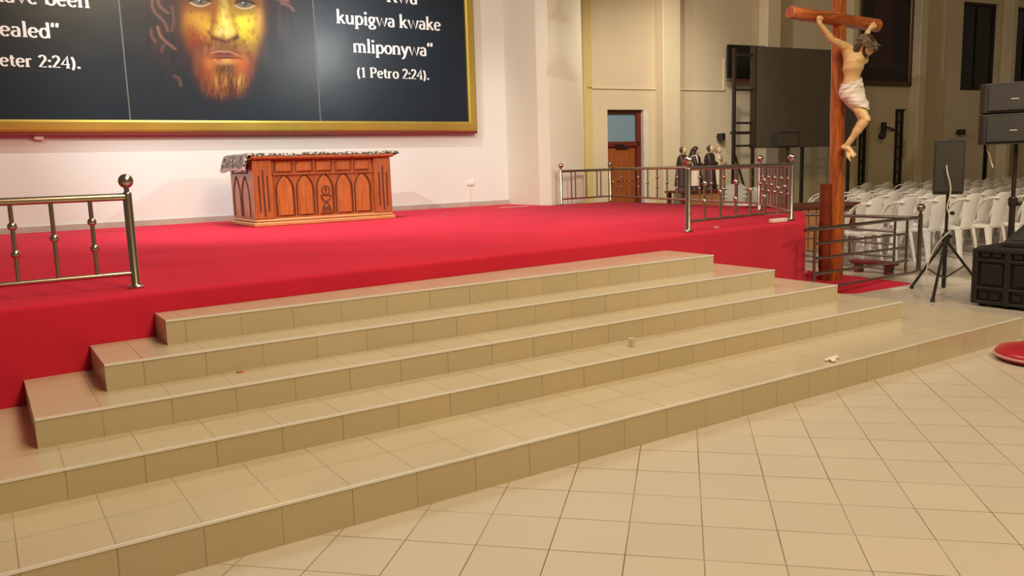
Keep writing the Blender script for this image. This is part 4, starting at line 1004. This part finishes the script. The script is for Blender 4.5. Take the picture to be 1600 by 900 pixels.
# ------------------------------------------------------------------ side wall: conduit, screens, painting, brackets
cz_ = [onW(p_) for p_ in ((916, 137), (1130, 142))]
cm = MB(); cm.box((cz_[0][0], -.03, cz_[0][1]-.02), (cz_[1][0], 0.0, cz_[0][1]+.015)); s_, zt_ = onW((1131, 92)); cm.box((s_-.02, -.03, cz_[0][1]-.02), (s_+.02, 0, zt_))
tag(build('wall_conduit', cm, M_pil, None, MW), 'thin painted conduit running along the side wall above the door', 'conduit')
# wall television
def wbox(mb, p0_, p1_, off, th): 
    a = onW(p0_, off); b_ = onW(p1_, off); mb.cbox((a[0], -off, min(a[1], b_[1])), (b_[0], -off+th, max(a[1], b_[1])), .012); return a, b_
tv = thing('wall_television', 'black flat television mounted high on the side wall left of the big screen', 'television', wpt(onW((1165, 125), .25)[0], .25, onW((1165, 125), .25)[1]), WR)
m = MB(); wbox(m, (1138, 69), (1205, 124), .25, .07); build('screen', m, M_glass, tv, MW)
m = MB(); a, b_ = onW((1138, 124), .25), onW((1205, 128), .25); m.cbox((a[0], -.26, b_[1]), (b_[0], -.17, a[1]), .01); build('lower_bezel', m, M_doorf, tv, MW)
m = MB(); a = onW((1155, 100), .18); m.box((a[0], -.18, a[1]-.15), (a[0]+.25, 0, a[1]+.1)); build('wall_mount', m, M_steelb, tv, MW)
# LED wall on a steel frame
OFF = 1.7
led = thing('led_screen', 'large dark unlit screen on a steel frame behind the log cross', 'screen', wpt(onW((1250, 250), OFF)[0], OFF, 0), WR)
a, b_ = onW((1181, 72), OFF), onW((1339, 229), OFF)
zT, zB_ = onW((1181, 72), OFF)[1], onW((1250, 230), OFF)[1]
m = MB(); m.cbox((a[0], -OFF, zB_), (b_[0], -OFF+.12, zT), .01); led_s1 = b_[0]; build('display_panel', m, M_screen, led, MW)
m = MB(); m.box((a[0]-.025, -OFF-.012, zB_), (a[0]+.02, -OFF+.13, zT)); build('panel_edge', m, M_dgrey, led, MW)
sA, sB = onW((1150, 150), OFF)[0], a[0]
fm = MB()
for s_ in (sA, sB):
    fm.box((s_-.03, -OFF+.03, 0), (s_+.03, -OFF+.09, zT-.05))
for px_, in (((1150, 228),), ((1150, 192),), ((1150, 140),), ((1150, 84),)):
    z = onW(px_, OFF)[1]
    fm.box((sA, -OFF+.035, z-.022), (sB, -OFF+.085, z+.022))
fm.tube([(sA, -OFF+.08, zB_+.02), (sB, -OFF+.08, .55)], .025, 6)
for k in (.5, .97):
    s_ = a[0]+(b_[0]-a[0])*k; fm.box((s_-.03, -OFF+.13, 0), (s_+.03, -OFF+.19, zT-.1))
fm.box((sA, -OFF+.13, zB_+.3), (b_[0], -OFF+.17, zB_+.36))
build('support_frame', fm, M_steelb, led, MW)
# small speaker on stand before the screen
o2 = 2.6; a, b_ = onW((1216, 206), o2), onW((1250, 230), o2)
sp2 = thing('stand_speaker', 'small black box speaker on a thin stand in front of the big screen', 'speaker', wpt((a[0]+b_[0])/2, o2, 0), WR)
m = MB(); m.cbox((a[0], -o2, b_[1]), (b_[0], -o2+.22, a[1]), .02); build('cabinet', m, M_dgrey, sp2, MW)
m = MB(); m.cbox((a[0]+.03, -o2-.01, b_[1]+.03), (b_[0]-.05, -o2+.0, a[1]-.03), .006); build('grille', m, M_screen, sp2, MW)
sm_ = a[0]*.4+b_[0]*.6
m = MB(); m.tube([(sm_, -o2+.1, 0.03), (sm_, -o2+.1, b_[1])], .028, 10)
for k in range(3):
    an = 2*PI*k/3; m.tube([(sm_, -o2+.1, .55), (sm_+.4*math.cos(an), -o2+.1+.4*math.sin(an), .02)], .016, 8)
build('tripod', m, M_black, sp2, MW)
# framed painting
a, b_ = onW((1346, -60), .06), onW((1424, 135), .06)
pic = thing('framed_painting', 'dark framed painting with a faint standing figure high on the side wall', 'painting', wpt((a[0]+b_[0])/2, .06, b_[1]), WR)
t = .13; m = MB(); z0, z1 = b_[1], a[1]; s0, s1 = a[0], b_[0]
for bb in (((s0, -.08, z0), (s0+t, 0, z1)), ((s1-t, -.08, z0), (s1, 0, z1)), ((s0, -.08, z0), (s1, 0, z0+t)), ((s0, -.08, z1-t), (s1, 0, z1))): m.cbox(*bb, .02)
build('frame', m, wood('painting_frame_wood', (.05, .022, .008), (.09, .042, .014)), pic, MW)
build('canvas', MB().box((s0+t, -.03, z0+t), (s1-t, 0, z1-t)), mat('dark_oil_canvas', (.020, .010, .008), .4, var=.4, scale=1.5), pic, MW)
m = MB(); sc_ = s0*.55+s1*.45; w = (s1-s0)
m.slab([(-.26*w*.8, 0), (.26*w*.8, 0), (.20*w*.8, 1.2), (.17*w*.8, 1.9), (.10*w*.8, 2.5), (-.10*w*.8, 2.5), (-.2*w*.8, 1.8), (-.22*w*.8, 1.0)], (sc_, -.030, z0+t+.45), (1, 0, 0), (0, 0, 1), (0, -1, 0), 0, .004)
build('painted_figure', m, mat('dull_rose_paint', (.050, .020, .016), .5, var=.3, scale=2), pic, MW)
m = MB(); m.box((s0+t+.25, -.034, z0+t+.30), (s1-t-.6, -.030, z0+t+.42)); build('painted_ground', m, mat('dull_brown_paint', (.045, .025, .020), .5), pic, MW)
# small wall speakers and bracket
for p0_, p1_, lb in (((1127, 208), (1133, 219), 'small black speaker on the side wall above the row of statues'), ((1503, 202), (1508, 211), 'small black speaker on the side wall right of the tripod speaker')):
    t = thing('wall_speaker', lb, 'speaker', wpt(onW(p0_)[0]+.1, .1, onW(p1_)[1]), WR)
    a, b_ = onW(p0_, .2), onW(p1_, .2)
    m = MB(); m.cbox((a[0], -.22, b_[1]), (b_[0], -.04, a[1]), .012); build('cabinet', m, M_black, t, MW)
    m = MB(); m.box((a[0]+.03, -.05, (a[1]+b_[1])/2-.03), (b_[0]-.03, 0, (a[1]+b_[1])/2+.03)); build('wall_bracket', m, M_steelb, t, MW)
br = thing('wall_fan_arm', 'dark bracket with a jointed arm on the wall beside the narrow barred window', 'bracket', wpt(onW((1381, 215))[0], .1, onW((1381, 215))[1]), WR)
m = MB(); a, b_ = onW((1381, 191), .25), onW((1379, 214), .25); m.cbox((a[0]-.06, -.30, b_[1]), (a[0]+.06, -.20, a[1]), .012); build('head_bar', m, M_steelb, br, MW)
m = MB(); m.ball((a[0]-.05, -.25, b_[1]+.02), .09, 12, 8); build('knuckle', m, M_steelb, br, MW)
m = MB(); c1, c2 = onW((1386, 199), .2), onW((1397, 203), .05); m.tube([(a[0], -.25, c1[1]), (c1[0], -.2, c1[1]), (c2[0], -.05, c2[1]), (c2[0], 0.0, c2[1])], .035, 8); build('arm', m, M_steelb, br, MW)

# ------------------------------------------------------------------ desk behind the barrier
DX, DY = 11.75, 8.35
dk = np.array([DX, DY]); DR = math.radians(-7)
MD = frame((DX, DY, 0), DR); nD = np.array([math.sin(DR), -math.cos(DR), 0])
def ond(px):
    P = onpl(px, (DX, DY, 0), nD); d = P-np.array([DX, DY, 0]); return float(d@np.array([math.cos(DR), math.sin(DR), 0])), float(P[2])
sr = ond((1341, 320))[0]; sl = ond((1225, 320))[0]; zt_ = ond((1300, 318))[1]
desk = thing('wooden_desk', 'dark-topped wooden desk behind the log cross and steel barriers', 'desk', tuple(MD@Vector(((sl+sr)/2, .3, 0))), DR)
m = MB(); m.cbox((sl-.05, -.03, zt_-.06), (sr+.04, .62, zt_), .012); build('desk_top', m, M_desk, desk, MD)
spn = ond((1287, 350))[0]
m = MB(); m.box((sl+.02, .02, .16), (spn, .06, zt_-.06)); pnl = build('front_panel', m, M_deskp, desk, MD)
m = MB()
for k in range(5): m.box((sl+.02+(spn-sl)*k/5, .012, .16), (sl+.035+(spn-sl)*k/5, .02, zt_-.06))
build('panel_joint', m, M_desk, pnl, MD)
for x in (sl+.03, sr-.10):
    for y in (.02, .52): build('leg', MB().cbox((x, y, 0), (x+.075, y+.075, zt_-.06), .006), M_desk, desk, MD)
m = MB(); m.box((sr-.6, .03, zt_-.15), (sr-.03, .06, zt_-.06)); build('apron', m, M_desk, desk, MD)

# ------------------------------------------------------------------ statues on a stand by the side wall
OS = 1.35
def onS(px): return onW(px, OS)
a, b_ = onS((1066, 297)), onS((1128, 297)); zst_ = onS((1095, 297))[1]
sd_ = thing('statue_stand', 'dark wooden stand carrying the row of saint statues by the side wall', 'table', wpt((a[0]+b_[0])/2, OS-.3, 0), WR)
m = MB(); m.cbox((a[0]-.05, -OS-.05, zst_-.05), (b_[0]+.05, -OS+.55, zst_), .01); build('stand_top', m, M_desk, sd_, MW)
m = MB(); m.box((a[0], -OS, .25), (b_[0], -OS+.03, zst_-.05)); build('front_panel', m, M_deskp, sd_, MW)
for x in (a[0], b_[0]-.07):
    for y in (-OS-.02, -OS+.45): build('leg', MB().box((x, y, 0), (x+.07, y+.07, zst_-.05)), M_desk, sd_, MW)
M_robeb = mat('brown_robe_paint', (.070, .020, .016), .5); M_robed = mat('black_robe_paint', (.028, .014, .014), .5)
M_cream = mat('cream_robe_paint', (.66, .54, .44), .5); M_sand = mat('sandy_robe_paint', (.46, .33, .17), .5); M_face = mat('statue_face_paint', (.62, .42, .28), .45)
def saint(px, top, label, robe, mantle, hairm, veil=False, child=False, hgt=None):
    s, z1 = onS((px, top)); h = z1-zst_; k = h/1.0
    MP = MW@Matrix.Translation(Vector((s, -OS+.22, zst_)))@Matrix.Rotation(math.radians(35), 4, 'Z')@Matrix.Scale(k, 4)
    t = thing('saint_statue', label, 'statue', tuple(MP.translation), WR, 'painted saint statues by the side wall')
    b_ = MB(); b_.ball((0, -.01, .915), .075, 14, 10, (.85, .95, 1.12)); b_.capsule((0, 0, .78), (0, 0, .86), .035, .035); b_.capsule((0, -.075, .915), (0, -.085, .895), .012, .014, 8)
    b_.capsule((-.05, -.02, .73), (.05, -.02, .73), .05, .05)
    for sgn in (-1, 1):
        w_ = np.array([sgn*.035, -.17, .60]); b_.capsule(w_+np.array([sgn*.03, .03, -.01]), w_, .022, .026)
        for f_ in range(4): b_.capsule(w_+np.array([(f_-1.5)*.012, -.012, .01]), w_+np.array([(f_-1.5)*.012-sgn*.01, -.035, .05-.004*abs(f_-1.5)]), .008, .007, 6)
        b_.capsule(w_+np.array([-sgn*.02, 0, .01]), w_+np.array([-sgn*.035, -.02, .035]), .009, .008, 6)
    body = build('body', b_, M_face, t, MP); remesh(body, .009*k, 3)
    r_ = MB(); n = 40; rings = []
    for z, rx, ry, am in ((0, .21, .17, .07), (.05, .20, .165, .07), (.3, .165, .135, .06), (.5, .14, .115, .04), (.62, .15, .115, .02), (.74, .165, .10, .01), (.80, .11, .075, 0), (.83, .045, .045, 0)):
        rings.append([(rx*(1+am*math.sin(9*2*PI*q_/n))*math.cos(2*PI*q_/n), ry*(1+am*math.sin(9*2*PI*q_/n))*math.sin(2*PI*q_/n), z) for q_ in range(n)])
    r_.loft(rings)
    for sgn in (-1, 1): r_.capsule((sgn*.15, 0, .75), (sgn*.17, -.04, .58), .055, .055); r_.capsule((sgn*.17, -.04, .58), (sgn*.065, -.14, .59), .055, .05)
    build('robe', r_, robe, t, MP, smooth=True)
    if mantle:
        m_ = MB(); rings = []
        for z, rx, ry in ((.10, .225, .19), (.35, .20, .165), (.6, .195, .145), (.76, .175, .115), (.82, .09, .075)):
            rings.append([(rx*math.cos(a_), ry*math.sin(a_)+.012, z) for a_ in [math.radians(-50+280*q_/22) for q_ in range(23)]])
        inn = [[(x*.95, y*.95, z) for x, y, z in r] for r in rings]
        m_.loft(rings, False, False); m_.loft(inn[::-1], False, False)
        for r, i_ in ((rings[0], inn[0]), (rings[-1], inn[-1])): m_.loft([r, i_], False, False)
        m_.loft([[r[0] for r in rings], [r[0] for r in inn]], False, False); m_.loft([[r[-1] for r in rings], [r[-1] for r in inn]], False, False)
        build('mantle', m_, mantle, t, MP, smooth=True)
    hm_ = MB()
    if veil:
        hm_.ball((0, .015, .935), .088, 14, 10, (.92, .95, 1.05)); hm_.capsule((0, .06, .9), (0, .12, .60), .085, .12)
    else:
        hm_.ball((0, .022, .930), .078, 14, 10, (.90, .92, .98)); hm_.capsule((-.066, .0, .915), (-.058, .03, .87), .02, .02); hm_.capsule((.066, .0, .915), (.058, .03, .87), .02, .02)
    o = build('veil' if veil else 'hair', hm_, hairm, t, MP); remesh(o, .010*k, 3)
    if child:
        c = MB(); c.ball((.0, -.20, .70), .05, 12, 8); c.capsule((.02, -.18, .56), (.0, -.19, .64), .055, .04); o = build('held_child', c, M_cream, t, MP); remesh(o, .010*k, 3)
    return t
saint(1078, 229, 'leftmost of the saint statues: friar in a dark robe with a ring of hair', M_robeb, M_robed, M_hair)
saint(1098, 229.5, 'saint statue of a nun in black veil and cream cloak', M_robed, M_cream, M_robed, veil=True)
saint(1121, 226.5, 'saint statue of a dark-robed friar holding a small child, right of the nun', M_robed, M_robed, M_hair, child=True)
saint(1133, 229, 'rightmost of the saint statues: pale figure in a sandy robe', M_sand, M_cream, mat('fair_hair_paint', (.35, .24, .10), .5))

# ------------------------------------------------------------------ white plastic chairs
def chair_parts(root):
    W, Z = .238, .50
    def bent(mb, rows, th):  # rows of (x,y,z) points, given a thickness along y
        n = len(rows[0]); mb.loft([r+[(x, y+th, z) for x, y, z in reversed(r)] for r in rows])
    s = MB(); rows = []
    s.loft([[(-W*.92, -.22, Z-.05), (W*.92, -.22, Z-.05), (W, .25, Z-.05), (-W, .25, Z-.05)], [(-W*.94, -.23, Z-.012), (W*.94, -.23, Z-.012), (W*1.02, .26, Z-.012), (-W*1.02, .26, Z-.012)], [(-W*.90, -.22, Z), (W*.90, -.22, Z), (W*.98, .245, Z+.006), (-W*.98, .245, Z+.006)]])
    P = [('seat', s)]
    b = MB(); rows = []
    for z, w, y, cv in ((Z-.02, .185, -.235, .02), (.62, .195, -.262, .03), (.78, .215, -.295, .04), (.90, .230, -.325, .04), (.96, .215, -.338, .035), (1.00, .165, -.346, .02), (1.015, .09, -.348, .01)):
        rows.append([(w*.84*q_, y+cv*(q_*q_), z) for q_ in (-1, -.6, -.2, .2, .6, 1)])
    bent(b, rows, .018); P.append(('backrest', b))
    for sg in (-1, 1):
        a = MB(); path = [(sg*.165, -.325, .93), (sg*.208, -.292, .945), (sg*.236, -.225, .935), (sg*.249, -.14, .895), (sg*.255, -.07, .83), (sg*.256, -.02, .74), (sg*.254, .02, .63), (sg*.248, .05, Z-.01)]
        rg2 = []
        for i, p_ in enumerate(path):
            hw = .028; tt = .011
            if i < 4: rg2.append([(p_[0]-hw, p_[1], p_[2]-tt), (p_[0]+hw, p_[1], p_[2]-tt), (p_[0]+hw, p_[1], p_[2]+tt), (p_[0]-hw, p_[1], p_[2]+tt)])
            else: rg2.append([(p_[0]-hw, p_[1]-tt*1.6, p_[2]-tt), (p_[0]+hw, p_[1]-tt*1.6, p_[2]-tt), (p_[0]+hw, p_[1]+tt*1.6, p_[2]+tt), (p_[0]-hw, p_[1]+tt*1.6, p_[2]+tt)])
        a.loft(rg2); P.append(('arm', a))
        for yy, yf in ((.235, .275), (-.215, -.285)):
            l = MB(); x0, x1 = sg*W*.90, sg*W*1.06; t = .012; w0, w1 = .080, .045; dy = 1 if yy > 0 else -1
            def Lr(x, y, w, z): return [(x, y, z), (x, y-dy*w, z), (x-sg*t, y-dy*w, z), (x-sg*t, y-dy*t, z), (x-sg*w, y-dy*t, z), (x-sg*w, y, z)]
            l.loft([Lr(x1, yf, w1, 0), Lr(x0*.6+x1*.4, yy*.6+yf*.4, w0*.8, .3), Lr(x0, yy, w0, Z-.01)]); P.append(('leg', l))
    return P
ROWD = math.radians(-17); FDIR = np.array([math.sin(math.radians(17)), math.cos(math.radians(17))]); RDIR = np.array([math.cos(math.radians(17)), -math.sin(math.radians(17))])
proto = None; proto_far = None; chairs = []
C0 = np.array([13.02, 7.02])
ROWN = ['first', 'second', 'third', 'fourth', 'fifth', 'sixth', 'seventh', 'eighth']
cand = []
for r in range(8):
    for i in range(-13, 14):
        p_ = C0+RDIR*(.60*i)+FDIR*(.86*r)+RDIR*random.uniform(-.008, .008)
        u_, v_, z_ = project((p_[0], p_[1], .8))
        if not (1236 < u_ < 1640): continue
        if r == 0 and u_ < 1318: continue
        d = np.array([p_[0], p_[1], 0])-np.array(WA)
        if d@nW < .65: continue
        if .9 < d@nW < 2.9 and sA-.5 < d@dW < led_s1+.5: continue
        dl = np.array([p_[0]-DX, p_[1]-DY]); sx = dl@np.array([math.cos(DR), math.sin(DR)]); sy = -(dl@nD[:2])
        if sl-.5 < sx < sr+.5 and -.6 < sy < 1.1: continue
        cand.append((r, i, p_, u_))
        # keep clear of the screen legs
for r in range(8):
    row = sorted([c for c in cand if c[0] == r], key=lambda c: c[3])
    for k, (rr, i, p_, u_) in enumerate(row):
        near = r < 3
        if near:
            if proto is None:
                o = thing('plastic_chair', '', 'chair', (0, 0, 0))
                for nm, mb in chair_parts(o): build(nm, mb, M_white, o, smooth=True)
                proto = o
            else: o = copy_tree(proto)
        else:
            if proto_far is None:
                mb = MB()
                for nm, q_ in chair_parts(None): mb.add(q_.v, q_.f)
                o = build('plastic_chair', mb, M_white, smooth=True); M0 = o.matrix_world.copy(); o.data.transform(M0); proto_far = o
            else: o = proto_far.copy(); COL.objects.link(o)
        o.matrix_world = frame((p_[0], p_[1], 0), ROWD+math.radians(15)+random.uniform(-.015, .015))
        nth = ['first', 'second', 'third', 'fourth', 'fifth', 'sixth', 'seventh', 'eighth', 'ninth', 'tenth', 'eleventh', 'twelfth', 'thirteenth', 'fourteenth', 'fifteenth', 'sixteenth'][k]
        if r < 2: lab = 'white plastic armchair, %s from the left in the %s row behind the barrier' % (nth, 'front' if r == 0 else 'second')
        else: lab = 'white plastic armchair in the %s row of hall chairs, %s from the left' % (ROWN[r], nth)
        tag(o, lab, 'chair', 'white plastic chairs in rows in the side hall'); chairs.append(o)
# stacked chairs beside the statues
for px_, nst, lbl in ((1146, 3, 'left'), (1184, 2, 'right')):
    P = onpl((px_, 300), np.array(WA)+nW*2.6, nW)
    for k in range(nst):
        o = copy_tree(proto); o.matrix_world = frame((P[0], P[1], .085*k), math.radians(-42 if lbl == 'left' else -65))
        ws = {0: 'lowest', nst-1: 'topmost'}.get(k, 'middle one')
        tag(o, 'white plastic chair, %s of the %s stack behind the rear railing' % (ws, lbl), 'chair', 'stacked white chairs by the statues')

# ------------------------------------------------------------------ two small spot lamps hung above the view; the left flood throws their shadows on the pillar
LP = np.array([-1.1, 8.0, 5.2])
for px_, k_, lb in (((871, 22), .42, 'small bell-shaped pendant lamp above the altar, the higher one'), ((875, 104), .36, 'small bell-shaped pendant lamp above the altar, the lower one')):
    T = ony(px_, 12.1); P = LP+(T-LP)*k_; sc_ = .10 if px_[1] < 60 else .135
    t = thing('pendant_lamp', lb, 'lamp', (P[0], P[1], P[2]-sc_*.5))
    build('bell_shade', MB().lathe((P[0], P[1], P[2]-sc_*.5), [(sc_*.42, 0), (sc_*.40, sc_*.12), (sc_*.30, sc_*.5), (sc_*.16, sc_*.72), (sc_*.15, sc_*1.0), (.012, sc_*1.05)], 20), M_steelb, t, smooth=True)
    build('drop_rod', MB().tube([(P[0], P[1], P[2]+sc_*.5), (P[0], P[1], 9)], .006, 6), M_steelb, t)
# low kneeler behind the barriers
P = onz((1330, 424), 0); Q = onz((1400, 430), 0); d_ = (Q-P)/np.linalg.norm(Q-P); rz = math.atan2(d_[1], d_[0]); L_ = float(np.linalg.norm(Q-P)); MKn = frame(tuple(P), rz)
kn2 = thing('kneeler', 'low maroon kneeler on the floor behind the near steel barrier', 'kneeler', tuple((P+Q)/2), rz)
build('pad', MB().cbox((0, -.08, .12), (L_, .10, .18), .02), M_maroon, kn2, MKn)
for x in (.08, L_-.14): build('leg', MB().box((x, -.07, 0), (x+.06, .09, .12)), M_desk, kn2, MKn)

# crumpled cloth left on the carpet behind the right railing
P = onz((1172, 324), ZS); cm_ = MB(); rn = random.Random(21)
for k in range(14): cm_.ball((P[0]+rn.uniform(-.16, .16), P[1]+rn.uniform(-.09, .09), ZS+.03+rn.uniform(0, .02)), .045, 10, 6, (rn.uniform(.8, 1.7), rn.uniform(.6, 1.3), .62))
o = tag(build('crumpled_cloth', cm_, M_white), 'crumpled white cloth lying on the carpet behind the right front railing', 'cloth'); remesh(o, .012, 3)
